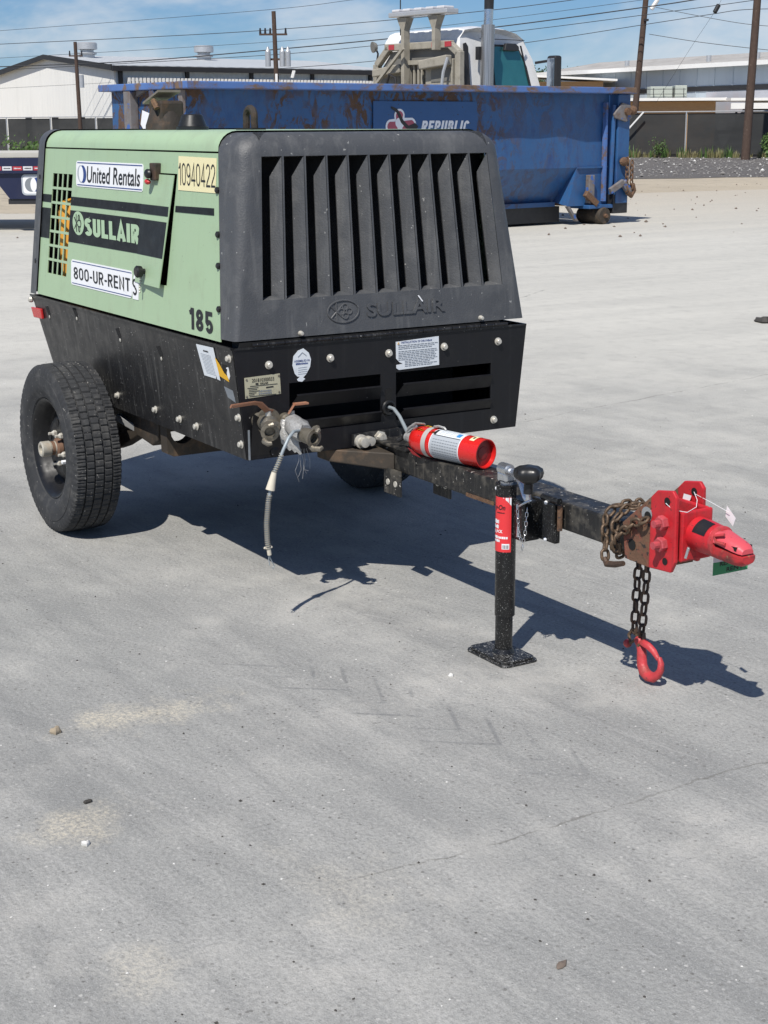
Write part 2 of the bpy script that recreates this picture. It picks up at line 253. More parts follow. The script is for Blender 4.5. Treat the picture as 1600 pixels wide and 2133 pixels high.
# ------------------------------------------------------------------ mesh helpers
class MB:
    def __init__(s): s.v = []; s.f = []
    def add(s, vs, fs):
        o = len(s.v); s.v += [tuple(v) for v in vs]; s.f += [tuple(i+o for i in f) for f in fs]; return s
    def box(s, x0, x1, y0, y1, z0, z1, mtx=None):
        p = [Vector((x, y, z)) for x in (x0, x1) for y in (y0, y1) for z in (z0, z1)]
        if mtx: p = [mtx @ q for q in p]
        return s.add(p, [(0, 1, 3, 2), (4, 6, 7, 5), (0, 4, 5, 1), (2, 3, 7, 6), (0, 2, 6, 4), (1, 5, 7, 3)])
    def obox(s, a, b, w, h, up=(0, 0, 1)):
        """bar of section w x h from a to b"""
        a, b = Vector(a), Vector(b); d = (b-a).normalized(); sx = d.cross(Vector(up)).normalized(); u = sx.cross(d)
        p = [q+sx*i*w/2+u*j*h/2 for q in (a, b) for i in (-1, 1) for j in (-1, 1)]
        return s.add(p, [(0, 1, 3, 2), (4, 6, 7, 5), (0, 4, 5, 1), (2, 3, 7, 6), (0, 2, 6, 4), (1, 5, 7, 3)])
    def cyl(s, a, b, r0, r1=None, n=16, cap=True):
        r1 = r0 if r1 is None else r1; a, b = Vector(a), Vector(b); d = (b-a).normalized()
        e = d.orthogonal().normalized(); g = d.cross(e); p = []
        for q, r in ((a, r0), (b, r1)):
            for i in range(n):
                t = 2*math.pi*i/n; p.append(q+e*math.cos(t)*r+g*math.sin(t)*r)
        fs = [(i, (i+1) % n, n+(i+1) % n, n+i) for i in range(n)]
        if cap: fs += [tuple(range(n-1, -1, -1)), tuple(range(n, 2*n))]
        return s.add(p, fs)
    def tube(s, path, r, n=8, closed=False, cap=True, flat=1.0):
        P = [Vector(q) for q in path]; m = len(P); rr = r if isinstance(r, (list, tuple)) else [r]*m
        T = []
        for i in range(m):
            a = P[(i-1) % m] if (closed or i > 0) else P[i]; b = P[(i+1) % m] if (closed or i < m-1) else P[i]
            T.append((b-a).normalized())
        e = T[0].orthogonal().normalized(); p = []
        for i in range(m):
            e = (e - T[i]*e.dot(T[i])).normalized(); g = T[i].cross(e)
            for k in range(n):
                t = 2*math.pi*k/n; p.append(P[i]+e*math.cos(t)*rr[i]+g*math.sin(t)*rr[i]*flat)
        fs = []
        for i in range(m if closed else m-1):
            j = (i+1) % m
            for k in range(n): fs.append((i*n+k, i*n+(k+1) % n, j*n+(k+1) % n, j*n+k))
        if cap and not closed: fs += [tuple(range(n-1, -1, -1)), tuple(range((m-1)*n, m*n))]
        return s.add(p, fs)
    def lathe(s, o, d, prof, n=32, e=None):
        """prof: (distance along d, radius)"""
        o, d = Vector(o), Vector(d).normalized(); e = Vector(e).normalized() if e else d.orthogonal().normalized(); g = d.cross(e); p = []
        for (h, r) in prof:
            for i in range(n):
                t = 2*math.pi*i/n; p.append(o+d*h+(e*math.cos(t)+g*math.sin(t))*r)
        m = len(prof); fs = [(j*n+i, j*n+(i+1) % n, (j+1)*n+(i+1) % n, (j+1)*n+i) for j in range(m-1) for i in range(n)]
        if prof[0][1] > 1e-6: fs.append(tuple(range(n-1, -1, -1)))
        if prof[-1][1] > 1e-6: fs.append(tuple(range((m-1)*n, m*n)))
        return s.add(p, fs)
    def prism(s, poly, fmap, a, b):
        """poly of (u,v); fmap(u,v,h)->xyz; from h=a to h=b"""
        n = len(poly); p = [fmap(u, v, h) for h in (a, b) for (u, v) in poly]
        return s.add(p, [tuple(range(n-1, -1, -1)), tuple(range(n, 2*n))]+[(i, (i+1) % n, n+(i+1) % n, n+i) for i in range(n)])
    def quad(s, *p): return s.add(p, [tuple(range(len(p)))])
    def ball(s, c, r, n=10, m=7, sc=(1, 1, 1)):
        prof = [(-math.cos(math.pi*j/m), math.sin(math.pi*j/m)) for j in range(m+1)]
        p = []; c = Vector(c)
        for (h, q) in prof:
            for i in range(n):
                t = 2*math.pi*i/n; p.append(c+Vector((q*math.cos(t)*r*sc[0], q*math.sin(t)*r*sc[1], h*r*sc[2])))
        return s.add(p, [(j*n+i, j*n+(i+1) % n, (j+1)*n+(i+1) % n, (j+1)*n+i) for j in range(m) for i in range(n)])
    def mesh(s, name, smooth=30, clean=True):
        me = bpy.data.meshes.new(name); me.from_pydata(s.v, [], s.f)
        if clean:
            bm = bmesh.new(); bm.from_mesh(me); bmesh.ops.remove_doubles(bm, verts=bm.verts, dist=1e-6)
            bmesh.ops.dissolve_degenerate(bm, edges=bm.edges, dist=1e-7); bmesh.ops.recalc_face_normals(bm, faces=bm.faces); bm.to_mesh(me); bm.free()
        if smooth:
            for q in me.polygons: q.use_smooth = True
            me.set_sharp_from_angle(angle=R(smooth))
        return me
    def build(s, name, mat, parent=None, smooth=30, bev=0, clean=True, label=None):
        me = s.mesh(name, smooth, clean); return link(name, me, mat, parent, bev, label)
def link(name, me, mat, parent=None, bev=0, label=None):
    o = bpy.data.objects.new(name, me)
    if mat is not None and not me.materials: me.materials.append(M[mat] if isinstance(mat, str) else mat)
    COL.objects.link(o)
    if parent: o.parent = parent
    if bev:
        md = o.modifiers.new('bevel', 'BEVEL'); md.width = bev; md.segments = 2; md.limit_method = 'ANGLE'; md.angle_limit = R(40); md.harden_normals = False
    if label: o['label'] = label
    if parent and name in ('small_print', 'label_print', 'barcode_bars', 'frayed_threads', 'stacked_white_panels'): o['kind'] = 'stuff'
    return o
def tag(o, label, cat, group=None):
    o['label'] = label; o['category'] = cat
    if group: o['group'] = group
    return o
def thing(name, label, cat, loc=(0, 0, 0), rz=0., group=None):
    o = bpy.data.objects.new(name, None); COL.objects.link(o); o.location = loc; o.rotation_euler = (0, 0, rz); o.empty_display_size = .1
    return tag(o, label, cat, group)
def struct(o): o['kind'] = 'structure'; return o
# background frame: origin under the camera, x to the right of the view, y away from it
TH = math.atan2(0.85536, 0.51804)
RT = Vector((0.51804, 0.85536, 0)); FH = Vector((-0.85536, 0.51804, 0)); C0 = Vector((CAM.x, CAM.y, 0))
def G(r, f, z=0.): return C0+RT*r+FH*f+Vector((0, 0, z))
def gthing(name, label, cat, r, f, phi=0., group=None): return thing(name, label, cat, G(r, f), TH+phi, group)

def glyphs(txt, shear=0., bold=0., spacing=1.):
    c = bpy.data.curves.new('lettering', 'FONT'); c.body = txt; c.size = 1.; c.shear = shear; c.offset = bold; c.space_character = spacing; c.resolution_u = 3
    o = bpy.data.objects.new('lettering', c); m = o.to_mesh()
    vs = [v.co.copy() for v in m.vertices]; fs = [tuple(q.vertices) for q in m.polygons]
    o.to_mesh_clear(); bpy.data.objects.remove(o); bpy.data.curves.remove(c)
    return vs, fs
def _arc(cx, cy, rx, ry, a0, a1, n=10): return [(cx+rx*math.cos(R(a0+(a1-a0)*i/n)), cy+ry*math.sin(R(a0+(a1-a0)*i/n))) for i in range(n+1)]
def stroke_glyphs(txt, t, gap=.16):
    """block letters drawn as strokes of thickness t on a cap height of 1"""
    h = t/2; W = .56
    def S(): return _arc(W/2, .75-h*.2, W/2-h, .25-h*.8, 25, 180, 8)+_arc(W/2, .75-h*.2, W/2-h, .25-h*.8, 180, 270, 5)[1:]+_arc(W/2, .27+h*.0, W/2-h, .25-h*.9, 90, -90, 10)[1:]+_arc(W/2, .27, W/2-h, .25-h*.9, -90, -160, 6)[1:]
    G_ = {
     'S': (W, [S()]), 'U': (W, [[(h, 1), (h, .28)]+_arc(W/2, .28, W/2-h, .28-h, 180, 360, 12)+[(W-h, 1)]]),
     'L': (W*.86, [[(h, 1), (h, h), (W*.86, h)]]), 'I': (t, [[(h, 0), (h, 1)]]), 'A': (W*1.08, [[(h*.8, 0), (W*.54, 1-h*.3), (W*1.08-h*.8, 0)], [(W*.24, .27), (W*.84, .27)]]),
     'R': (W, [[(h, 0), (h, 1-h), (W*.55, 1-h)]+_arc(W*.58, .75-h*.5, W*.42-h, .25-h*.5, 90, -90, 8)+[(h, .5)], [(W*.45, .5), (W-h*.9, 0)]]),
     'P': (W, [[(h, 0), (h, 1-h), (W*.55, 1-h)]+_arc(W*.58, .74-h*.5, W*.42-h, .26-h*.5, 90, -90, 8)+[(h, .48)]]),
     'B': (W, [[(W*.5, .52), (h, .52), (h, 1-h), (W*.52, 1-h)]+_arc(W*.55, .77-h*.5, W*.42-h, .23-h*.5, 90, -90, 8)+[(W*.55, .52)]+_arc(W*.55, .26+h*.5, W*.45-h, .26-h*.5, 90, -90, 8)+[(h, h), (h, .52)]]),
     'C': (W, [_arc(W/2, .68, W/2-h, .32-h, 15, 180, 8)+_arc(W/2, .32, W/2-h, .32-h, 180, 345, 8)]),
     'E': (W*.9, [[(W*.9, h), (h, h), (h, 1-h), (W*.9, 1-h)], [(h, .5), (W*.82, .5)]]), 'N': (W, [[(h, 0), (h, 1-h*.4), (W-h, h*.4), (W-h, 1)]]), 'T': (W*.95, [[(0, 1-h), (W*.95, 1-h)], [(W*.475, 1-h), (W*.475, 0)]]),
     '-': (W*.5, [[(0, .40), (W*.5, .40)]]), '0': (W, [_arc(W/2, .68, W/2-h, .32-h, 0, 180, 10)+_arc(W/2, .32, W/2-h, .32-h, 180, 360, 10)+[(W-h, .68)]]),
     '1': (W*.62, [[(W*.02, .76), (W*.22, .80), (W*.34, .90), (W*.40, 1-h*.2)], [(W*.46, 1), (W*.46, 0)]]),
     '2': (W, [_arc(W/2, .72, W/2-h, .28-h, 165, -20, 10)+[(W*.70, .46), (W*.25, .20), (h*1.05, h), (W, h)]]),
     '4': (W*1.05, [[(W*1.05, .25), (h*.9, .25), (W*.72, 1-h*.5), (W*.72, 0)]]),
     '5': (W, [[(W*.92, 1-h), (W*.20, 1-h), (h*1.0, .50)]+_arc(W/2, .31, W/2-h, .31-h, 140, -160, 14)]),
     '8': (W, [_arc(W/2, .755-h*.25, W/2-h*1.15, .245-h*.75, -90, 270, 16), _arc(W/2, .27, W/2-h, .27-h, -90, 270, 16)]),
     '9': (W, [_arc(W/2, .68, W/2-h, .32-h, 0, 360, 14)+[(W-h, .36)]+_arc(W/2, .34, W/2-h, .34-h, 0, -150, 10)]),
    }
    b = MB(); x = 0.; lay = 0
    for c in txt:
        if c == ' ': x += .3; continue
        w, st = G_[c]
        for pts in st:
            P = [Vector(p) for p in pts]; P = [p for i, p in enumerate(P) if i == 0 or (p-P[i-1]).length > 1e-5]; m = len(P); lf, rg = [], []
            cl = (P[0]-P[-1]).length < 1e-3
            for i in range(m):
                d0 = (P[i]-P[i-1]).normalized() if i > 0 else ((P[i]-P[m-2]).normalized() if cl else None); d1 = (P[i+1]-P[i]).normalized() if i < m-1 else ((P[1]-P[0]).normalized() if cl else None)
                d0 = d0 or d1; d1 = d1 or d0; n0, n1 = Vector((-d0.y, d0.x)), Vector((-d1.y, d1.x)); mm = n0+n1
                mm = mm.normalized() if mm.length > 1e-3 else n0; k = h/max(.45, mm.dot(n0)); lf.append(P[i]+mm*k); rg.append(P[i]-mm*k)
            o = len(b.v)
            for i in range(m): b.v += [(x+lf[i].x, lf[i].y, lay), (x+rg[i].x, rg[i].y, lay)]
            b.f += [(o+2*i, o+2*i+1, o+2*i+3, o+2*i+2) for i in range(m-1)]; lay += 1
        x += w+gap
    return [Vector(v) for v in b.v], b.f
def lettering(txt, box, fmap, mat, parent, off=.002, shear=0., bold=0., spacing=1., ext=0., name='lettering', stroke=0., gap=.16):
    vs, fs = stroke_glyphs(txt, stroke, gap) if stroke else glyphs(txt, shear, bold, spacing)
    lay = [v.z*.00004 if stroke else 0. for v in vs]
    if stroke and shear: vs = [Vector((v.x+v.y*shear, v.y, v.z)) for v in vs]
    x0, x1 = min(v.x for v in vs), max(v.x for v in vs); y0, y1 = min(v.y for v in vs), max(v.y for v in vs)
    u0, v0, u1, v1 = box
    q = [(u0+(v.x-x0)/(x1-x0)*(u1-u0), v0+(v.y-y0)/(y1-y0)*(v1-v0)) for v in vs]
    b = MB()
    if ext:
        n = len(q); b.v = [tuple(fmap(u, v, off+ext)) for (u, v) in q]+[tuple(fmap(u, v, off)) for (u, v) in q]
        from collections import Counter
        ed = Counter()
        for f in fs:
            for i in range(len(f)): ed[frozenset((f[i], f[(i+1) % len(f)]))] += 1
        b.f = list(fs)
        for f in fs:
            for i in range(len(f)):
                a, c = f[i], f[(i+1) % len(f)]
                if ed[frozenset((a, c))] == 1: b.f.append((a, c, c+n, a+n))
        return b.build(name, mat, parent, 0, clean=True)
    b.v = [tuple(fmap(u, v, off+l)) for (u, v), l in zip(q, lay)]; b.f = fs
    return b.build(name, mat, parent, 0, clean=False)
def decal(name, poly, fmap, mat, parent, off=.0012, th=.0012, label=None):
    b = MB(); b.prism(poly, fmap, off-th+.0002, off); return b.build(name, mat, parent, 0, label=label)
def scrawl(box, fmap, mat, parent, off, seed=0, dens=.16):
    """print too small to read: broken dashes in the box"""
    u0, v0, u1, v1 = box; rnd = random.Random(seed); b = MB(); x = u0; w = abs(u1-u0); sg = 1 if u1 > u0 else -1
    while (u1-x)*sg > 1e-6:
        l = min(w*rnd.uniform(.05, dens), abs(u1-x)); a = rnd.uniform(0, .25)*(v1-v0)
        b.v += [tuple(fmap(p, q, off)) for p, q in ((x, v0+a*.5), (x+sg*l, v0+a*.5), (x+sg*l, v1-a), (x, v1-a))]; k = len(b.v)-4; b.f.append((k, k+1, k+2, k+3)); x += sg*(l+w*.025)
    return b.build('small_print', mat, parent, 0, clean=False)
def rrect(u0, v0, u1, v1, r=.0, n=5, sk=0.):
    out = []
    for (cx, cy, a0) in ((u1-r, v1-r, 0), (u0+r, v1-r, 90), (u0+r, v0+r, 180), (u1-r, v0+r, 270)):
        for i in range(n+1 if r else 1):
            a = R(a0+90*i/n); out.append((cx+r*math.cos(a), cy+r*math.sin(a)))
    return [(u+sk*(v-v0), v) for (u, v) in out]
def ell(cu, cv, ru, rv, n=28, a0=0, a1=360):
    return [(cu+ru*math.cos(R(a0+(a1-a0)*i/n)), cv+rv*math.sin(R(a0+(a1-a0)*i/n))) for i in range(n if a1-a0 == 360 else n+1)]

# ================================================================== GROUND
def ground_material():
    n = NB('dusty_concrete'); o = n.xyz()
    fwd = n.math('ADD', n.math('MULTIPLY', n.math('SUBTRACT', o[0], CAM.x), FH.x), n.math('MULTIPLY', n.math('SUBTRACT', o[1], CAM.y), FH.y))
    trk = n.mapping(scale=(.30, 3.6, 1), rot=(0, 0, R(-6)))            # wheel tracks run along the tow direction
    cross = n.mapping(scale=(.9, .16, 1), rot=(0, 0, -TH+R(90)))
    nA = n.noise(1.3, 6, .62); nB = n.noise(1.0, 6, .66, trk, .9); nC = n.noise(7., 7, .7); nD = n.noise(90., 4, .65); nE = n.noise(300., 2, .65)
    def ringvec(cx, cy, ka, kr):
        d = n.N('ShaderNodeVectorMath'); d.operation = 'DISTANCE'; n.put(d.inputs[0], n.obj); d.inputs[1].default_value = (cx, cy, 0)
        return n.comb(n.math('MULTIPLY', d.outputs['Value'], kr), n.math('MULTIPLY', o[0], ka), 0.)
    nS = n.noise(1.0, 5, .70, ringvec(3.2, -7.6, 1.0, 15.), .35)          # fine scuffing along the tracks
    base = n.mix(n.mr(nA, .34, .66), (.305, .305, .291), (.412, .407, .383))
    base = n.mix(n.math('MULTIPLY', n.mr(nB, .46, .66), .62), base, (.200, .203, .199))
    base = n.mix(n.math('MULTIPLY', n.mr(nB, .42, .28), .50), base, (.450, .442, .412))
    base = n.mix(n.math('MULTIPLY', n.math('MULTIPLY', n.mr(nS, .48, .68), n.mr(nA, .62, .40, .15, 1.)), .52), base, (.245, .248, .240))
    base = n.mix(n.math('MULTIPLY', n.mr(nS, .44, .30), .35), base, (.47, .46, .44))
    base = n.mix(n.math('MULTIPLY', n.mr(nC, .46, .74), .42), base, (.255, .252, .243))
    base = n.mix(n.mr(nD, .46, .64, 0., .42), base, (.17, .17, .162)); base = n.mix(n.mr(nD, .42, .28, 0., .42), base, (.53, .525, .50))
    base = n.mix(n.math('MULTIPLY', n.mr(nA, .52, .66), n.mr(nC, .58, .42, 0., .45)), base, (.455, .440, .405))
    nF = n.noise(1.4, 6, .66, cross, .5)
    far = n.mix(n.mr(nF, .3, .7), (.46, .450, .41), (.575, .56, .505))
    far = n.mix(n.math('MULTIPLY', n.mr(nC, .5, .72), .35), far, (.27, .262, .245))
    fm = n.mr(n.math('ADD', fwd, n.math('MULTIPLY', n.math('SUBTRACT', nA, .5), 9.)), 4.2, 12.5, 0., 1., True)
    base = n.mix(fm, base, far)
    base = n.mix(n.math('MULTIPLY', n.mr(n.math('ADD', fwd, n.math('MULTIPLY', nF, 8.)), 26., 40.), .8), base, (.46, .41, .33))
    # sandy patches
    dn = n.math('MULTIPLY', n.math('SUBTRACT', nC, .5), .30); pm = None
    for (x, y, rx, ry, a) in ((.73, -1.25, .10, .22, .9), (1.30, -1.64, .10, .16, .75), (1.95, -1.75, .10, .10, .4), (1.9, -1.25, .2, .12, .3)):
        dd = n.math('SQRT', n.math('ADD', n.math('POWER', n.math('DIVIDE', n.math('SUBTRACT', o[0], x), rx), 2.), n.math('POWER', n.math('DIVIDE', n.math('SUBTRACT', o[1], y), ry), 2.)))
        k = n.mr(n.math('ADD', dd, n.math('MULTIPLY', dn, 14.)), .0, 1.35, a, 0., True)
        pm = k if pm is None else n.math('MAXIMUM', pm, k)
    base = n.mix(n.math('MULTIPLY', n.math('MULTIPLY', pm, n.mr(nD, .56, .40, .25, 1.)), .85), base, (.60, .54, .42))
    # exposed aggregate
    vo = n.N('ShaderNodeTexVoronoi'); n.put(vo.inputs['Vector'], n.mapping(scale=(1, 1, 1))); vo.inputs['Scale'].default_value = 70.
    ag, agc = vo.outputs[0], n.xyz(vo.outputs[1])
    chips = n.math('MULTIPLY', n.math('MULTIPLY', n.mr(ag, .22, .34, 1., 0.), n.mr(agc[0], .80, .84)), n.mr(nC, .40, .60, .2, 1.))
    nearm = n.mr(fwd, 7., 13., 1., 0.)
    base = n.mix(n.math('MULTIPLY', n.math('MULTIPLY', chips, .65), nearm), base, n.mix(n.mr(agc[1], .72, .76), (.085, .08, .072), (.60, .585, .55)))
    base = n.mix(n.mr(nE, .58, .71, 0., .65), base, (.11, .11, .104)); base = n.mix(n.mr(nE, .40, .27, 0., .65), base, (.58, .575, .56))
    # white scrape marks
    sc = n.noise(1., 3, .5, n.mapping(scale=(3.5, 9, 1), rot=(0, 0, R(35)), loc=(1, 3, 0)))
    base = n.mix(n.math('MULTIPLY', n.mr(sc, .74, .77), n.mr(nD, .42, .55, 0., .8)), base, (.58, .58, .57))
    # cracks / saw joints: wandering lines across the slab
    wob = n.math('ADD', n.math('MULTIPLY', n.math('SUBTRACT', nA, .5), .16), n.math('MULTIPLY', n.math('SUBTRACT', nC, .5), .06)); crk = None
    brk = n.mr(nC, .40, .56)
    for (x0, y0, x1, y1, w) in ((1.864, -1.093, 1.884, -.03, .0028), (-2.157, 2.143, -2.613, 4.459, .0045), (-5.2, 3.0, -7.5, 6.3, .010)):
        dx, dy = x1-x0, y1-y0; L = math.hypot(dx, dy); dx /= L; dy /= L
        ac = n.math('ADD', n.math('ADD', n.math('MULTIPLY', n.math('SUBTRACT', o[0], x0), -dy), n.math('MULTIPLY', n.math('SUBTRACT', o[1], y0), dx)), wob)
        al = n.math('ADD', n.math('MULTIPLY', n.math('SUBTRACT', o[0], x0), dx), n.math('MULTIPLY', n.math('SUBTRACT', o[1], y0), dy))
        m_ = n.math('MULTIPLY', n.mr(n.math('ABSOLUTE', ac), w*.5, w*1.8, 1., 0.), n.math('MULTIPLY', n.mr(al, -.25, 0.), n.mr(al, L, L+.3, 1., 0.)))
        crk = m_ if crk is None else n.math('MAXIMUM', crk, m_)
    crk = n.math('MULTIPLY', crk, brk)
    base = n.mix(n.math('MULTIPLY', crk, .60), base, (.12, .115, .10))
    # lug prints left by a loader tyre
    q = n.xyz(n.mapping(rot=(0, 0, R(-14)), vec=n.mapping(loc=(-1.08, .62, 0))))
    s_ = n.math('FRACT', n.math('ADD', n.math('MULTIPLY', q[0], 7.), n.math('MULTIPLY', n.math('ABSOLUTE', q[1]), 9.)))
    ch = n.math('MULTIPLY', n.mr(n.math('ABSOLUTE', n.math('SUBTRACT', s_, .5)), .03, .10, 1., 0.), n.math('MULTIPLY', n.mr(n.math('ABSOLUTE', q[1]), .10, .14, 1., 0.), n.mr(n.math('ABSOLUTE', q[0]), .45, .85, 1., 0.)))
    ch = n.math('MULTIPLY', ch, n.mr(nC, .42, .56))
    base = n.mix(n.math('MULTIPLY', ch, .45), base, (.13, .135, .14))
    h = n.math('ADD', n.math('MULTIPLY', nD, .9), n.math('MULTIPLY', nC, 1.))
    return n.fin(base, .93, nrm=n.bump(h, .55, .008), spec=.25)
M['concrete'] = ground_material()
n = NB('sandy_ground'); c_ = n.mix(n.noise(.25, 7, .65), (.36, .31, .235), (.54, .475, .37)); c_ = n.mix(n.mr(n.noise(1.6, 7, .7, n.mapping(rot=(0, 0, -TH), scale=(.5, 2, 1))), .54, .72), c_, (.25, .22, .18))
M['sand'] = n.fin(c_, .95, nrm=n.bump(n.noise(4, 8, .7), .8, .08), spec=.2)
n = NB('grey_gravel'); c_ = n.mix(n.noise(1.1, 7, .75), (.085, .08, .078), (.24, .225, .21)); c_ = n.mix(n.mr(n.noise(5., 5, .8), .62, .70), c_, (.55, .53, .50))
M['gravel'] = n.fin(c_, .95, nrm=n.bump(n.noise(6, 8, .8), 1., .1), spec=.2)

def jag(pts, step=1.2, amp=.35, seed=3):
    rnd = random.Random(seed); out = []
    for i in range(len(pts)):
        a, b = Vector(pts[i]), Vector(pts[(i+1) % len(pts)]); k = max(1, int((b-a).length/step)) if max(abs(a.x), abs(b.x)) < 70 else 1
        for j in range(k):
            p = a.lerp(b, j/k); out.append(Vector((p.x+rnd.uniform(-amp, amp), p.y+rnd.uniform(-amp, amp))) if j else p)
    return out
def sheet(name, mat, pts, z):
    b = MB(); b.v = [tuple(G(p[0], p[1], z)) for p in pts]; b.f = [tuple(range(len(pts)))]
    return struct(b.build(name, mat, None, 0, clean=False))
struct(MB().quad((-900, -900, -.02), (900, -900, -.02), (900, 900, -.02), (-900, 900, -.02)).build('ground', 'sand', None, 0, clean=False))
b = MB(); pts = jag([(-65, -25), (65, -25), (65, 40), (30, 41), (14, 38.5), (8, 37.5), (2, 34.5), (-6, 29.2), (-14, 28), (-65, 24)], 1.0, .45)
b.v = [tuple(G(p.x, p.y, 0)) for p in pts]; b.f = [tuple(range(len(pts)))]
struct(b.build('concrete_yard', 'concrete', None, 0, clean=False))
sheet('gravel_strip', 'gravel', jag([(-40, 66), (-2, 60), (4, 47.5), (9, 46.5), (16, 47.5), (30, 49), (60, 50), (60, 66), (20, 73.5), (13, 76), (-2, 82), (-40, 98)], 1.5, .6, 5), -.012)

def pebbles(name, mat, spots, label, cat, seed=1):
    rnd = random.Random(seed); b = MB()
    for (x, y, z, r) in spots:
        a = rnd.uniform(0, 6.28); sx, sy, sz = (rnd.uniform(.6, 1.3)*r for _ in range(3)); sz *= .7
        p = [Vector((sx, 0, 0)), Vector((0, sy, 0)), Vector((-sx, 0, 0)), Vector((0, -sy, 0)), Vector((0, 0, sz)), Vector((.2*sx, .1*sy, -sz*.5))]
        p = [Matrix.Rotation(a, 3, 'Z') @ q + Vector((x, y, z+sz*.4)) for q in p]
        b.add(p, [(0, 1, 4), (1, 2, 4), (2, 3, 4), (3, 0, 4), (1, 0, 5), (2, 1, 5), (3, 2, 5), (0, 3, 5)])
    o = b.build(name, mat, None, 0, clean=False); o['kind'] = 'stuff'; return tag(o, label, cat)
rnd = random.Random(11)
def near_spots(k, rmin, rmax, far=9.):
    out = []
    while len(out) < k:
        f = 1.6+rnd.random()**1.6*far; r = rnd.uniform(-.30, .30)*f*1.05; p = G(r, f)
        if -2.1 < p.x < 0 and -.9 < p.y < .9 and rnd.random() < .7: continue
        out.append((p.x, p.y, 0, rnd.uniform(rmin, rmax)*(1+.05*f)))
    return out
pebbles('white_grit', 'stone_w', near_spots(330, .0010, .0032), 'tiny white stone chips scattered over the grey concrete', 'grit', 2)
pebbles('dark_grit', 'stone_d', near_spots(300, .0012, .0038), 'tiny dark gravel crumbs scattered over the grey concrete', 'grit', 3)
sp = [(*G(rnd.uniform(-6, 22), rnd.uniform(22, 42))[:2], 0, rnd.uniform(.01, .035)) for _ in range(420)]
pebbles('yard_rubble', 'stone_b', sp, 'small brown rubble bits lying on the far pale yard', 'rubble', 4)
sp = [(*G(rnd.uniform(4, 30), rnd.uniform(47, 75))[:2], -.01, rnd.uniform(.018, .055)*(1 if rnd.random() < .96 else 2.2)) for _ in range(3300)]
pebbles('gravel_stones', 'gravelstone', sp[:2900], 'grey gravel stones heaped along the dark strip by the fence', 'gravel', 5)
pebbles('pale_gravel_stones', 'stone_w', sp[2900:], 'pale stones mixed through the dark gravel strip by the fence', 'gravel', 6)
def stone(name, mat, p, s, label, seed, cat='stone'):
    rnd = random.Random(seed); b = MB(); b.ball((0, 0, 0), 1, 9, 6)
    b.v = [tuple(Vector(v)*(1+.22*math.sin(5*v[0]+seed)+rnd.uniform(-.08, .08))) for v in b.v]
    b.v = [(v[0]*s[0], v[1]*s[1], max(-s[2]*.4, v[2]*s[2])) for v in b.v]
    o = b.build(name, mat, None, 40, clean=False); o.location = (p[0], p[1], s[2]*.38); o.rotation_euler.z = seed; return tag(o, label, cat)
stone('stone', 'stone_t', (.735, -1.493), (.017, .014, .013), 'round tan stone at the left edge of the foreground', 1)
stone('stone', 'stone_b', (2.374, -1.065), (.020, .008, .005), 'flat brown pointed stone near the bottom of the foreground', 2)
stone('stone', 'stone_d', (-4.558, 6.347), (.09, .05, .035), 'dark flat stone on the yard at the right edge', 3)
stone('stone', 'stone_w', (1.403, -1.66), (.010, .009, .008), 'white pebble beside the lower sandy patch', 4)
stone('stone', 'stone_d', (1.193, -1.577), (.011, .007, .006), 'small dark pebble above the lower sandy patch', 5)
stone('stone', 'stone_w', (.935, -.36), (.010, .008, .007), 'white pebble on the concrete just in front of the jack foot', 8)

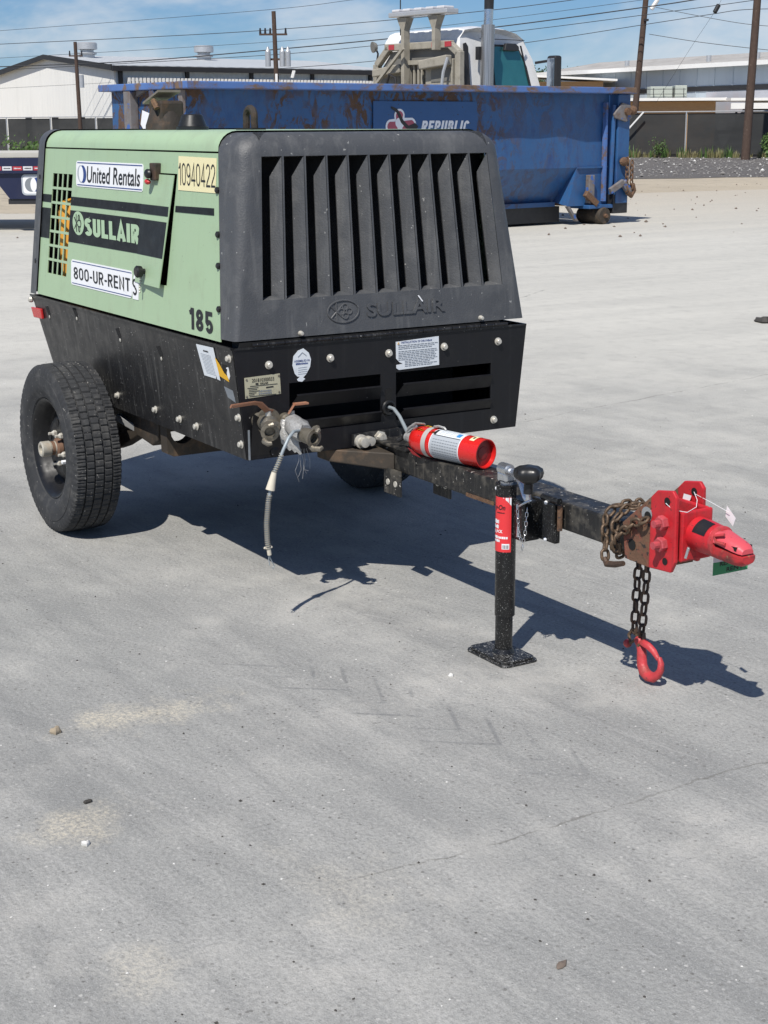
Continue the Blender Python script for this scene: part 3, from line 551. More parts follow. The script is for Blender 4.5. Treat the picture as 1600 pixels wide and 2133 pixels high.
# ================================================================== BACKGROUND BUILDINGS
def left_warehouse():
    t = gthing('warehouse', 'white gabled metal warehouse with grey roof and roof ventilators at the left', 'warehouse', -15.05, 90., math.atan2(10.5, 15.1))
    L, W, e, rdg = 18.6, 18.4, 4.83, 5.70; xo = .5
    b = MB(); g = lambda u, v, h: (h, u, v)
    b.prism([(0, 0), (W, 0), (W, e), (W/2, rdg), (0, e)], g, -.1, 0.02); b.build('gable_wall', 'wallwhite', t, 0)
    b = MB(); b.prism([(0, 0), (W, 0), (W, e), (W/2, rdg), (0, e)], g, L-.1, L); b.build('gable_wall', 'wallwhite', t, 0)
    MB().box(0.02, L-.1, 0, .12, 0, e).build('side_wall', 'wallsteel', t, 0)
    MB().box(0.02, L-.1, W-.12, W, 0, e).build('side_wall', 'wallsteel', t, 0)
    b = MB(); sl = (rdg-e)/(W/2); q = .35
    for s in (0, 1):
        y0, y1 = (-q, W/2) if s == 0 else (W+q, W/2); z0 = e-sl*q
        b.add([(-.35, y0, z0+.06), (L+.3, y0, z0+.06), (L+.3, y1, rdg+.06), (-.35, y1, rdg+.06), (-.35, y0, z0+.14), (L+.3, y0, z0+.14), (L+.3, y1, rdg+.14), (-.35, y1, rdg+.14)], [(0, 3, 2, 1), (4, 5, 6, 7), (0, 1, 5, 4), (1, 2, 6, 5), (2, 3, 7, 6), (3, 0, 4, 7)])
    b.build('roof', 'roofmetal', t, 0)
    b = MB()
    for s in (0, 1):
        y0, y1 = (-q, W/2) if s == 0 else (W+q, W/2); z0 = e-sl*q
        b.add([(-.42, y0, z0-.16), (-.42, y1, rdg-.12), (-.42, y1, rdg+.16), (-.42, y0, z0+.16), (-.36, y0, z0-.16), (-.36, y1, rdg-.12), (-.36, y1, rdg+.16), (-.36, y0, z0+.16)], [(0, 1, 2, 3), (4, 7, 6, 5), (0, 4, 5, 1), (3, 2, 6, 7)])
    b.build('gable_trim', 'trimblack', t, 0)
    MB().box(-.4, L+.3, -.5, -.36, e-.22, e+.06).build('gutter', 'trimblack', t, 0)
    for x in (0.16, 4.4, 8.7, 13.0, 17.3): MB().box(x, x+.22, -.16, -.003, 0, e-.05).build('column', 'trimblack', t, 0)
    b = MB(); x = .6
    while x < L-.3: b.box(x, x+.13, -.42, -.2, 2.0, 4.26); x += .24
    b.build('stacked_white_panels', 'trimwhite', t, 0)
    for y in (4.2, 8.1, 12.3): MB().box(-.16, -.103, y, y+.9, .6, 2.15).build('window', 'trimblack', t, 0)
    for (x, y, lab) in ((1.6, 7.2, 0), (9.6, 7.2, 0)):
        b = MB(); z = e+sl*y+.05
        b.lathe((x, y, z-.1), (0, 0, 1), [(0, .45), (.35, .45), (.38, .58), (.48, .58), (.50, .40), (.62, .40), (.66, .62), (1.0, .62), (1.06, .55), (1.08, 0)], 20); b.build('roof_ventilator', 'galv', t, 40)
left_warehouse()
def right_buildings():
    a, c = Vector((10.9, 104.5)), Vector((23.5, 81.0)); ph = math.atan2(c.y-a.y, c.x-a.x); L = (c-a).length
    t = gthing('long_building', 'long pale blue building with a patched old roof at the right', 'building', a.x, a.y, ph)
    MB().box(0, L, 0, .2, 0, 4.75).build('front_wall', 'wallblue', t, 0)
    MB().box(-.3, 0, 0, 9, 0, 4.75).build('end_wall', 'wallblue', t, 0)
    MB().add([(-.6, -.5, 4.72), (L+1, -.5, 4.72), (L+1, 4.6, 5.45), (-.6, 4.6, 5.45), (-.6, -.5, 4.82), (L+1, -.5, 4.82), (L+1, 4.6, 5.58), (-.6, 4.6, 5.58)], [(0, 3, 2, 1), (4, 5, 6, 7), (0, 1, 5, 4), (1, 2, 6, 5), (2, 3, 7, 6), (3, 0, 4, 7)]).build('roof', 'oldroof', t, 0)
    MB().box(-.6, L+1, -.58, -.5, 4.62, 4.86).build('fascia', 'trimwhite', t, 0)
    x = 1.2
    while x < L: MB().box(x, x+.06, -.03, -.002, 2.2, 4.7).build('wall_batten', 'wallblue', t, 0); x += 1.55
    MB().box(8, L, -.05, -.003, 3.35, 3.62).build('wall_band', 'trimblack', t, 0)
    MB().box(16.2, L, -.12, -.055, 1.2, 3.3).build('block_panel', 'blockwall', t, 0)
    for x in (7.5, 15.2, 19.3): MB().cyl((x, .8, 4.9), (x, .8, 5.35), .14, n=10).build('roof_vent', 'galv', t)
    t = gthing('brick_building', 'low tan brick building with a white roof edge behind the fence', 'building', 12.2, 85., R(-2))
    MB().box(0, 5.7, 0, 6, 0, 2.72).build('wall', 'brick', t, 0)
    MB().box(-.3, 6.2, -.5, 6.3, 2.75, 2.90).build('roof_edge', 'trimwhite', t, 0)
    MB().cyl((.9, -.08, 2.3), (.9, -.08, 2.74), .06, n=8).build('wall_lamp', 'trimwhite', t)
    t = gthing('brick_annex', 'small tan brick annex with sloping white roof edge beside the cab', 'building', 9.2, 95.5, R(-3))
    MB().box(0, 4.1, 0, 4, 0, 4.05).build('wall', 'brick', t, 0)
    MB().add([(-.2, -.5, 4.32), (4.9, -.5, 4.05), (4.9, 4, 4.05), (-.2, 4, 4.32), (-.2, -.5, 4.44), (4.9, -.5, 4.17), (4.9, 4, 4.17), (-.2, 4, 4.44)], [(0, 3, 2, 1), (4, 5, 6, 7), (0, 1, 5, 4), (1, 2, 6, 5), (2, 3, 7, 6), (3, 0, 4, 7)]).build('roof_edge', 'trimwhite', t, 0)
    t = gthing('rooftop_unit', 'grey green rooftop air unit on the low brick building', 'air unit', 14.75, 87.0)
    MB().box(0, 1.2, 0, 1.2, 2.9, 3.55).build('housing', 'acunit', t, 0, .02)
    MB().box(1.35, 2.0, 0, 1.2, 2.9, 3.6).build('fan_section', 'acunit', t, 0, .03)
    for x in (.1, .65, 1.2, 1.75): MB().box(x, x+.035, -.3, -.27, 2.9, 3.45).build('rail_post', 'trimblack', t, 0)
    MB().box(-.6, 1.9, -.3, -.28, 3.12, 3.15).box(-.6, 1.9, -.3, -.28, 3.38, 3.41).build('guard_rail', 'trimblack', t, 0)
    t = gthing('white_canopy', 'low white flat canopy on posts right of the brick building', 'canopy', 18.3, 84.)
    MB().box(0, 9, -1, 3, 2.72, 2.86).build('roof_slab', 'trimwhite', t, 0)
    MB().box(0, 9, -1.1, -1.0, 2.3, 2.60).build('front_beam', 'trimwhite', t, 0)
    MB().box(1, 9, -1.0, -.8, 2.18, 2.29).build('dark_beam', 'trimblack', t, 0)
    for x in (.3, 2.2, 4.1): MB().box(x, x+.1, -.9, -.8, 0, 2.17).build('post', 'trimblack', t, 0)
right_buildings()

# fence
def fence():
    r0, r1 = -61., 62.; f = lambda r: 82.3-.43*r
    ph = math.atan2(f(r1)-f(r0), r1-r0); L = math.hypot(r1-r0, f(r1)-f(r0))
    t = gthing('screened_fence', 'long chain link fence hung with black privacy screen behind the yard', 'fence', r0, f(r0), ph)
    H = 2.12; k = 0; x = 0.; pm = MB().cyl((0, 0, 0), (0, 0, H), .035, n=8).mesh('post')
    while x < L:
        o = link('post', pm, 'galv', t); o.location = (x, 0, 0)
        MB().quad((x+.05, .06, .12), (x+3., .06, .12), (x+3., .06, H-.08), (x+.05, .06, H-.08)).build('screen_panel', 'screen', t, 0, clean=False)
        x += 3.05
    MB().cyl((0, 0, H), (L, 0, H), .028, n=6).build('top_rail', 'galv', t)
    MB().box(0, L, .1, .22, -.02, .12).build('bottom_curb', 'trimblack', t, 0)
    # diagonal brace seen right of the dumpster
    rr = 12.75; xx = (rr-r0)/math.cos(ph)
    MB().obox((xx-1.15, -.30, .80), (xx+.05, -.30, H), .07, .07).build('diagonal_brace', 'trimwhite', t)
fence()

# utility poles and wires
def pole(px, label, r, f, lean, h, rad, extras=None):
    t = gthing('utility_pole', label, 'utility pole', r, f, 0., 'utility poles along the fence')
    MB().tube([(0, 0, -.1), (lean*.5, 0, h*.5), (lean, 0, h)], [rad, rad*.88, rad*.76], 12).build('pole', 'wood', t)
    return t
pl_ = pole(157, 'slim wooden pole in front of the white gable', -16.22, 85., -.06, 5.95, .12)
MB().box(-.42, .30, -.05, .05, 5.2, 5.27).build('crossarm', 'wood', pl_, 0)
for x in (-.38, .26): MB().cyl((x, 0, 5.27), (x, 0, 5.5), .05, .03, 8).build('insulator', 'trimblack', pl_)
MB().cyl((.2, -.1, 3.6), (.2, -.1, 4.25), .13, n=12).build('transformer', 'galv', pl_)
pb = pole(570, 'wooden pole carrying three transformers above the blue dumpster', -5.2, 80., -.16, 7.1, .14)
MB().box(-.9, .5, -.05, .05, 5.95, 6.04).build('crossarm', 'wood', pb, 0)
for x in (-.85, -.6, -.35, .42): MB().cyl((x, 0, 6.04), (x, 0, 6.3), .06, .04, 8).build('insulator', 'trimblack', pb)
MB().box(-.62, .62, -.08, .02, 4.75, 4.85).build('transformer_bracket', 'wood', pb, 0)
for x in (-.48, .24, .52): MB().lathe((x, -.16, 4.45), (0, 0, 1), [(0, .14), (.72, .14), (.80, .09), (.95, .05), (.96, 0)], 12).build('transformer', 'galv', pb)
MB().box(-.14, -.02, -.16, -.10, 0, 4.1).build('cable_guard', 'trimwhite', pb, 0)
for x in (.75, .68): MB().cyl((x, -.1, 3.9), (x+.1, -.1, 4.25), .05, n=8).build('fuse_cutout', 'trimwhite', pb)
pc = pole(1350, 'leaning dark wooden pole standing behind the fence by the brick building', 12.35, 78., .55, 8.4, .17)
MB().cyl((.75, -.1, 6.95), (1.05, -.1, 7.4), .10, n=8).build('insulator', 'trimwhite', pc)
MB().box(.4, .62, -.25, .0, 6.4, 6.5).build('bracket', 'trimblack', pc, 0)
pd = pole(1566, 'thick weathered wooden pole in front of the fence at the right edge', 16.2, 70., .22, 8.6, .20)
def wire(pts, rad, label):
    P = []
    for (x, y) in pts:
        d = _r*((x-800)/FPX)+_u*(-(y-1066.5)/FPX)+_f; k = d.dot(RT)/d.dot(FH); f = 82./(1+.43*k); t = f/d.dot(FH); P.append(CAM+d*t)
    rad *= .72; Q = []
    for i in range(len(P)-1):
        p0, p1, p2, p3 = P[max(i-1, 0)], P[i], P[i+1], P[min(i+2, len(P)-1)]
        for j in range(6):
            s = j/6; Q.append(.5*((2*p1)+(p2-p0)*s+(2*p0-5*p1+4*p2-p3)*s*s+(3*p1-p0-3*p2+p3)*s**3))
    Q.append(P[-1]); base = Q[0].copy()
    o = MB().tube([q-base for q in Q], rad, 5).build('power_line', 'wire', None, 60); o.location = base
    tag(o, label, 'power line', 'power lines strung between the poles')
wire([(-60, 67), (0, 64), (540, 22), (731, 0), (900, -24)], .016, 'topmost thin power line leaving the top edge above the left transformers')
wire([(-60, 95), (0, 92), (270, 79), (540, 64), (832, 40), (1060, 17), (1250, -8)], .024, 'power line running just above the left pole top and past the lamp bar')
wire([(-60, 124), (0, 121), (540, 89), (836, 63), (1060, 37), (1337, 0), (1500, -24)], .015, 'faint thin power line crossing behind the raised light bar')
wire([(-60, 141), (0, 139), (270, 128), (540, 106), (836, 78), (1060, 53), (1350, 14), (1450, -1), (1600, -26)], .038, 'thickest black power line crossing in front of the transformers')
wire([(-60, 148), (0, 146), (540, 116), (790, 94), (1075, 65), (1350, 30), (1560, 2), (1700, -20)], .022, 'power line just below the thickest line, crossing the leaning pole bracket')
wire([(580, 143), (790, 126), (1095, 89), (1350, 50), (1480, 30), (1552, 20), (1660, 18)], .022, 'lowest power line rising from the warehouse roof to the right pole')
wire([(1366, 15), (1450, 32), (1555, 50), (1660, 58)], .018, 'short power line sloping down to the right from the leaning pole top')
wire([(1352, 71), (1460, 88), (1600, 104), (1700, 112)], .020, 'lower sagging power line from the leaning pole toward the right edge')
wire([(-60, 187), (0, 184), (120, 178), (232, 172)], .012, 'thin line crossing the white gable wall low down')
wire([(1506, -10), (1493, 18), (1440, 98), (1366, 215)], .009, 'very thin guy wire slanting down in front of the pale blue building')
o = MB().lathe((0, 0, -.22), (0, 0, 1), [(0, .05), (.05, .11), (.4, .11), (.44, .05)], 10).build('guy_insulator', 'trimblack', None)
d_ = _r*((1493-800)/FPX)+_u*(-(18-1066.5)/FPX)+_f; k_ = d_.dot(RT)/d_.dot(FH); o.location = CAM+d_*(82./(1+.43*k_)/d_.dot(FH)); o.rotation_euler = (0, R(28), TH)
tag(o, 'small black insulator threaded on the thin guy wire', 'insulator')

# trees and weeds
def leaves(spots, size, seed, flat=.5):
    rnd = random.Random(seed); b = MB()
    for p in spots:
        a = Vector((rnd.gauss(0, 1), rnd.gauss(0, 1), rnd.gauss(0, flat))).normalized(); e = a.orthogonal().normalized(); g = a.cross(e); s = size*rnd.uniform(.6, 1.4); p = Vector(p)
        b.add([p-e*s*.5, p+g*s*.3, p+e*s*.8, p-g*s*.3], [(0, 1, 2, 3)])
    return b
def tree(label, r, f, h, cr, seed, dead=False):
    rnd = random.Random(seed); t = gthing('tree', label, 'tree', r, f, 0., 'trees beyond the buildings')
    tb = MB(); tb.tube([(0, 0, 0), (.1, 0, h*.4), (0, .1, h*.75)], [.22, .16, .08], 8); cl = []
    for i in range(14):
        c = Vector((rnd.gauss(0, cr*.55), rnd.gauss(0, cr*.55), h*.72+rnd.uniform(-.32, .38)*cr)); cl.append((c, rnd.uniform(.22, .5)*cr)); tb.tube([(0, 0, h*.5), tuple((Vector((0, 0, h*.6))+c)/2), tuple(c)], [.07, .05, .02], 5)
    tb.build('trunk', 'bark', t)
    sp = [c+Vector((rnd.gauss(0, .5), rnd.gauss(0, .5), rnd.gauss(0, .4)))*rr for (c, rr) in cl for _ in range(150)]
    leaves(sp, cr*.12, seed).build('crown', 'treeleaf', t, 0, clean=False)
tree('dark green treetop showing behind the pole with transformers', -6.6, 118., 6.4, 1.4, 21)
tree('rounded green treetop just right of the truck mirror', 13.2, 118., 6.3, 1.7, 22)
tree('low green treetop at the left edge beyond the gabled warehouse', -29.5, 121., 5.2, 1.6, 23)
def weeds(name, label, cat, spots, mat, h, nb, seed, kind=None):
    rnd = random.Random(seed); b = MB()
    for (r, f) in spots:
        p0 = G(r, f, -.02); k = rnd.uniform(.5, 1.2)
        for i in range(nb):
            a = rnd.uniform(0, 6.28); l = h*k*rnd.uniform(.5, 1.1); dx = Vector((math.cos(a), math.sin(a), 0)); sp = rnd.uniform(.05, .45)*l; q = p0+dx*rnd.uniform(0, .18); w = dx.cross(Vector((0, 0, 1)))*rnd.uniform(.008, .02)*(1+h)
            b.add([q-w, q+w, q+dx*sp*.4+Vector((0, 0, l*.6))+w*.8, q+dx*sp*.4+Vector((0, 0, l*.6))-w*.8, q+dx*sp+Vector((0, 0, l))], [(0, 1, 2, 3), (3, 2, 4)])
    o = b.build(name, mat, None, 0, clean=False); tag(o, label, cat)
    if kind: o['kind'] = kind
    return o
rnd = random.Random(5)
weeds('dry_grass', 'dry brownish grass growing along the foot of the fence', 'grass', [(r, 82.0-.43*r-rnd.uniform(.2, 1.6)) for r in [rnd.uniform(9, 28) for _ in range(200)]], 'dry', .42, 12, 6, 'stuff')
weeds('green_weeds', 'sparse green weeds growing along the foot of the fence', 'weeds', [(r, 82.0-.43*r-rnd.uniform(.2, 1.4)) for r in [rnd.uniform(9, 28) for _ in range(70)]], 'leaf', .6, 12, 7, 'stuff')
def bush(label, r, f, w, h, seed, n=1500, size=.07, mat='leaf'):
    rnd = random.Random(seed); t = gthing('bush', label, 'bush', r, f)
    st = MB(); sp = []
    for i in range(16):
        a = rnd.uniform(0, 6.28); q = Vector((math.cos(a)*rnd.uniform(.1, 1)*w, math.sin(a)*rnd.uniform(.1, 1)*w, h*rnd.uniform(.45, 1.))); st.tube([(q.x*.2, q.y*.2, 0), (q.x*.6, q.y*.6, q.z*.6), tuple(q)], [.02, .014, .006], 5)
        for j in range(n//16):
            k = rnd.uniform(.25, 1.05); sp.append(Vector((q.x*k+rnd.gauss(0, .1*w+.03), q.y*k+rnd.gauss(0, .1*w+.03), q.z*k+rnd.gauss(0, .07*h))))
    st.build('stems', 'bark', t); leaves(sp, size, seed).build('foliage', mat, t, 0, clean=False)
bush('leafy green bush at the right edge in front of the fence', 17.75, 71., .65, 1.05, 31, 1900, .11)
bush('tall green weed clump behind the navy trailer at the left', -9.2, 41., .85, 1.25, 32, 3200, .075)
bush('wispy green weed in front of the screened fence near the middle post', 13.2, 74.6, .5, .95, 33, 420, .07)

# ================================================================== NAVY TRAILER (left)
def navy_trailer():
    t = gthing('flatbed_trailer', 'navy blue flatbed trailer with red and white reflector tape at the left edge', 'trailer', -4.35, 24., R(180-1.5))
    f = lambda u, v, h: (u, h, v)            # u runs to the viewer's left, h toward the viewer
    MB().box(-1., 6.0, -2.4, -.02, 1.12, 1.19).build('deck', 'deckedge', t, 0)
    b = MB(); b.prism([(-1, .885), (6, .885), (6, 1.115), (-1, 1.115)], f, 0., .1); b.build('side_rail', 'navy', t, 0)
    b = MB(); b.prism([(-1, .50), (1.37, .50), (1.62, .84), (6, .84), (6, .882), (-1, .882)], f, 0., .05); b.build('side_skirt', 'navy', t, 0)
    b = MB(); b.prism([(-1, .42), (1.4, .42), (1.4, .497), (-1, .497)], f, -.3, .03); b.build('lower_rail', 'trimblack', t, 0)
    x = .34; k = 0
    while x < 2.6:
        w = .16; decal('reflector_tape', [(x, .93), (x+w-.015, .93), (x+w-.015, .99), (x, .99)], f, 'reflw' if k % 2 == 0 else 'reflr', t, .103, .002)
        scrawl((x+.02, .950, x+w-.035, .970), f, 'trimblack' if k % 2 == 0 else 'reflw', t, .1045, k); x += w; k += 1
    p = decal('logo_plate', rrect(.55, .555, 1.175, .868, .06), f, 'silverink', t, .053, .002)
    b = MB(); b.prism(rrect(.575, .58, 1.15, .843, .045), f, .0535, .055); b.build('logo_panel', 'white', p, 0)
    b = MB(); b.prism(ell(1.03, .712, .095, .105), f, .0555, .0562); b.build('logo_shade', 'greyink', p, 0)
    b = MB(); b.prism(ell(.93, .712, .095, .108), f, .0557, .0568); b.build('logo_disc', 'blueink', p, 0)
    b = MB(); b.prism(ell(.99, .712, .048, .10), f, .0575, .0580); b.build('logo_highlight', 'white', p, 0)
    for s in (1.2, 4.8):
        MB().box(s, s+.12, -2.2, -.1, .5, 1.118).build('cross_beam', 'navy', t, 0)
    for x in (3.6, 4.7):
        for y in (-2.2, -.25): MB().lathe((x, y, .38), (0, 1, 0), [(-.11, .2), (-.11, .36), (-.06, .38), (.06, .38), (.11, .36), (.11, .2)], 24).build('wheel', 'rubber', t)
navy_trailer()

# ================================================================== BLUE DUMPSTER
def dumpster():
    t = gthing('roll_off_dumpster', 'rusty blue open top roll-off dumpster behind the compressor', 'dumpster', -2.47, 20.16, math.atan2(5.01, 6.31))
    L, W, H = 8.35, 2.1, 2.13
    fr = lambda u, v, h: (u, .25-h, v)            # long side, h toward the viewer
    en = lambda u, v, h: (.1-h, u, v)             # left end
    # long side: upper wall, sloping lower pocket, end box
    b = MB(); xs = [.12+i*(8.0-.12)/16 for i in range(17)]; zs = [.90, 1.15, 1.5, 1.8, 2.04]
    rnd = random.Random(4)
    for z in zs:
        for x in xs: b.v.append((x, .25+(rnd.uniform(-.02, .02) if .9 < z < 2.04 else 0), z))
    nx = len(xs)
    b.f = [(j*nx+i, j*nx+i+1, (j+1)*nx+i+1, (j+1)*nx+i) for j in range(len(zs)-1) for i in range(nx-1)]
    b.build('side_wall', 'dblue', t, 35, clean=False)
    MB().add([(.12, .25, .898), (7.30, .25, .898), (7.14, .62, .36), (.12, .62, .36)], [(0, 1, 2, 3)]).build('lower_side_wall', 'dblue', t, 0)
    MB().add([(7.30, .25, .898), (8.0, .25, .898), (8.0, .25, .30), (7.12, .25, .30), (7.14, .62, .36)], [(0, 1, 2, 3), (0, 3, 4)]).build('end_box', 'dblue', t, 0)
    MB().box(7.30, 7.98, .215, .248, .885, .91).build('weld_ledge', 'dblue', t, 0)
    MB().box(.12, 7.1, .52, .66, .29, .36).build('bottom_rail', 'dblue', t, 0)
    MB().box(.3, 7.28, .60, .75, .04, .288).build('runner', 'trimblack', t, 0)
    MB().box(.3, 7.28, 1.5, 1.65, .04, .288).build('runner', 'trimblack', t, 0)
    MB().add([(7.10, .24, .30), (7.16, .24, .30), (7.36, .24, .06), (7.31, .24, .06), (7.10, .30, .30), (7.16, .30, .30), (7.36, .30, .06), (7.31, .30, .06)], [(0, 1, 2, 3), (4, 7, 6, 5), (0, 3, 7, 4), (1, 5, 6, 2)]).build('wear_strip', 'rustpost', t, 0)
    # back wall, floor and right end
    MB().box(.12, 8.2, W-.05, W, .3, 2.04).build('back_wall', 'dblue', t, 0)
    MB().box(.2, 8.1, .66, W-.06, .30, .36).build('floor', 'rust', t, 0)
    MB().box(8.16, 8.22, .30, W-.06, .36, 2.03).build('end_door', 'dblue', t, 0)
    # left end
    MB().box(.1, .15, .26, W-.06, .3, 2.03).build('end_wall', 'dblue', t, 0)
    for (y0, y1, m, pr) in ((1.42, 1.60, 'rustpost', .13), (.80, .92, 'dblue', .13), (.20, .30, 'rustpost', .06)):
        b = MB(); b.prism([(y0, .3), (y1, .3), (y1, 2.03), (y0, 2.03)], en, .004, pr); b.build('end_rib', m, t, 0, .01)
    b = MB(); b.prism([(1.62, .3), (W, .3), (W, 2.03), (1.62, 2.03)], en, .004, .03); b.build('end_panel', 'dblue', t, 0)
    b = MB(); b.prism([(1.40, 1.95), (1.16, 2.03), (1.40, 2.03)], en, .004, .05); b.build('gusset', 'rustpost', t, 0)
    # top rails
    MB().box(-.02, L, -.02, .28, 2.035, H).build('top_rail', 'drail', t, 0, .012)
    MB().box(-.04, .22, .285, W+.18, 2.035, H-.004).build('top_rail', 'drail', t, 0, .012)
    MB().box(.22, L, W-.1, W+.16, 2.035, H-.002).build('top_rail', 'drail', t, 0, .012)
    MB().box(8.14, L, .285, W-.11, 2.035, H-.006).build('top_rail', 'drail', t, 0, .012)
    # right corner post, door rod, latches, roller
    MB().box(8.06, 8.34, .10, .30, .32, 2.03).build('corner_post', 'dblue', t, 0, .015)
    MB().cyl((7.96, .13, .52), (7.99, .13, 1.86), .035, n=10).build('latch_rod', 'dblue', t)
    MB().box(7.86, 7.90, .17, .246, .36, 1.9).build('wall_seam', 'drail', t, 0)
    lt = MB().add([(7.92, .05, 1.72), (8.10, .05, 1.90), (8.30, .05, 1.86), (8.34, .05, 1.66), (8.20, .05, 1.60), (7.94, .05, 1.66), (7.92, .09, 1.72), (8.10, .09, 1.90), (8.30, .09, 1.86), (8.34, .09, 1.66), (8.20, .09, 1.60), (7.94, .09, 1.66)], [tuple(range(5, -1, -1)), tuple(range(6, 12))]+[(i, (i+1) % 6, 6+(i+1) % 6, 6+i) for i in range(6)]).build('upper_latch', 'rustpost', t, 0, .01)
    MB().cyl((8.20, .0, 1.76), (8.20, .05, 1.76), .06, n=10).build('pivot_bolt', 'rust', lt)
    MB().ball((8.34, .05, 1.78), .075, 10, 6).build('latch_knob', 'rust', lt)
    lo = MB().obox((7.86, .04, .52), (8.16, .04, .66), .06, .10).obox((8.16, .04, .66), (8.32, .04, .48), .06, .12).build('lower_latch', 'rustpost', t, 0, .01)
    MB().tube([(8.25, .03, .50), (8.34, .03, .44), (8.40, .03, .52), (8.36, .03, .62)], .045, 8).build('hook', 'rust', lo)
    for (x, z0, z1) in ((8.22, .55, 1.00), (8.33, .58, .98)):
        b = MB(); z = z0; k = 0
        while z < z1:
            b.tube([(x+(.03*math.cos(a) if k % 2 else 0), .02+(0 if k % 2 else .03*math.cos(a)), z+.05*math.sin(a)) for a in [2*math.pi*i/10 for i in range(10)]], .012, 5, True); z += .075; k += 1
        b.build('latch_chain', 'rust', t)
    MB().ball((8.18, .05, .98), .09, 10, 6, (1.2, .6, .8)).build('chain_lug', 'rust', t)
    MB().box(8.02, 8.36, .12, .3, .16, .46).build('roller_bracket', 'trimblack', t, 0, .01)
    MB().box(7.48, 8.02, .12, .60, .25, .31).build('roller_plate', 'dblue', t, 0, .01)
    MB().box(7.50, 7.62, .15, .244, .34, .78).build('stiffener', 'rustpost', t, 0, .01)
    MB().obox((7.42, .16, .50), (7.66, .14, .32), .08, .10).build('tie_down_arm', 'rust', t, 0, .01)
    MB().lathe((7.80, .08, .135), (0, 1, 0), [(0, .04), (0, .125), (.03, .135), (.5, .135), (.53, .12), (.53, .04)], 22).build('roller', 'axle', t)
    MB().lathe((7.80, .03, .135), (0, 1, 0), [(0, .0), (0, .03), (.05, .035)], 10).build('roller_pin', 'rust', t)
    # side lettering panel
    p = decal('logo_decal', rrect(3.18, 1.28, 5.14, 1.90), fr, 'ddecal', t, .025, .003)
    o = lettering('REPUBLIC', (4.05, 1.455, 4.99, 1.63), fr, 'dwhite', p, .0275, .22, stroke=.22, gap=.12)
    lob = [((3.655, 1.70), .125, 100), ((3.50, 1.55), .12, 200), ((3.86, 1.57), .125, -15)]
    for (c, r, a) in lob:
        d = Vector((math.cos(R(a)), math.sin(R(a))*.9)); q = Vector((3.66, 1.58)); nn = Vector((-d.y, d.x))
        pts = [q+nn*r*.75, q-nn*r*.75]; e = Vector(c)
        pts += [e+(-nn*math.cos(R(k))+d*math.sin(R(k)))*r*.85 for k in range(0, 181, 22)]
        b = MB(); b.prism([(v.x, v.y) for v in pts], fr, .026, .0275+.0001*(a % 7)); b.build('logo_outline', 'dwhite', p, 0)
        pts = [q+d*.06+nn*r*.5, q+d*.06-nn*r*.5]+[e+(-nn*math.cos(R(k))+d*math.sin(R(k)))*r*.58 for k in range(0, 181, 22)]
        b = MB(); b.prism([(v.x, v.y) for v in pts], fr, .029, .0302+.0001*(a % 7)); b.build('logo_lobe', 'dred', p, 0)
    b = MB(); b.prism(ell(3.66, 1.60, .085, .075, 14), fr, .0312, .0318); b.build('logo_core', 'dwhite', p, 0)
    b = MB(); b.prism([(3.50, 1.80), (3.60, 1.74), (3.68, 1.60), (3.78, 1.52), (3.96, 1.50), (4.0, 1.55), (3.94, 1.60), (3.82, 1.56), (3.72, 1.64), (3.66, 1.74), (3.60, 1.80), (3.50, 1.83)], fr, .0322, .0328); b.build('torn_patch', 'trimblack', p, 0)
    # stickers on the left end
    s = decal('warning_sticker', [(.06+.28, 1.70), (.62, 1.70), (.70, 1.85), (.34, 1.85)], en, 'dwhite', t, .02, .004)
    scrawl((.60, 1.76, .37, 1.83), en, 'blueink', s, .0215, 3)
    b = MB(); b.prism([(1.10, 1.35), (1.0, 1.52), (1.20, 1.62), (1.12, 1.74), (1.30, 1.78), (1.36, 1.60), (1.26, 1.50), (1.30, 1.34)], en, .012, .016); b.build('torn_sticker', 'dwhite', t, 0)
    b = MB(); b.prism([(.78, 1.40), (.74, 1.70), (.98, 1.74), (1.0, 1.56), (.90, 1.36)], en, .012, .015); b.build('torn_sticker', 'dwhite', t, 0)
dumpster()

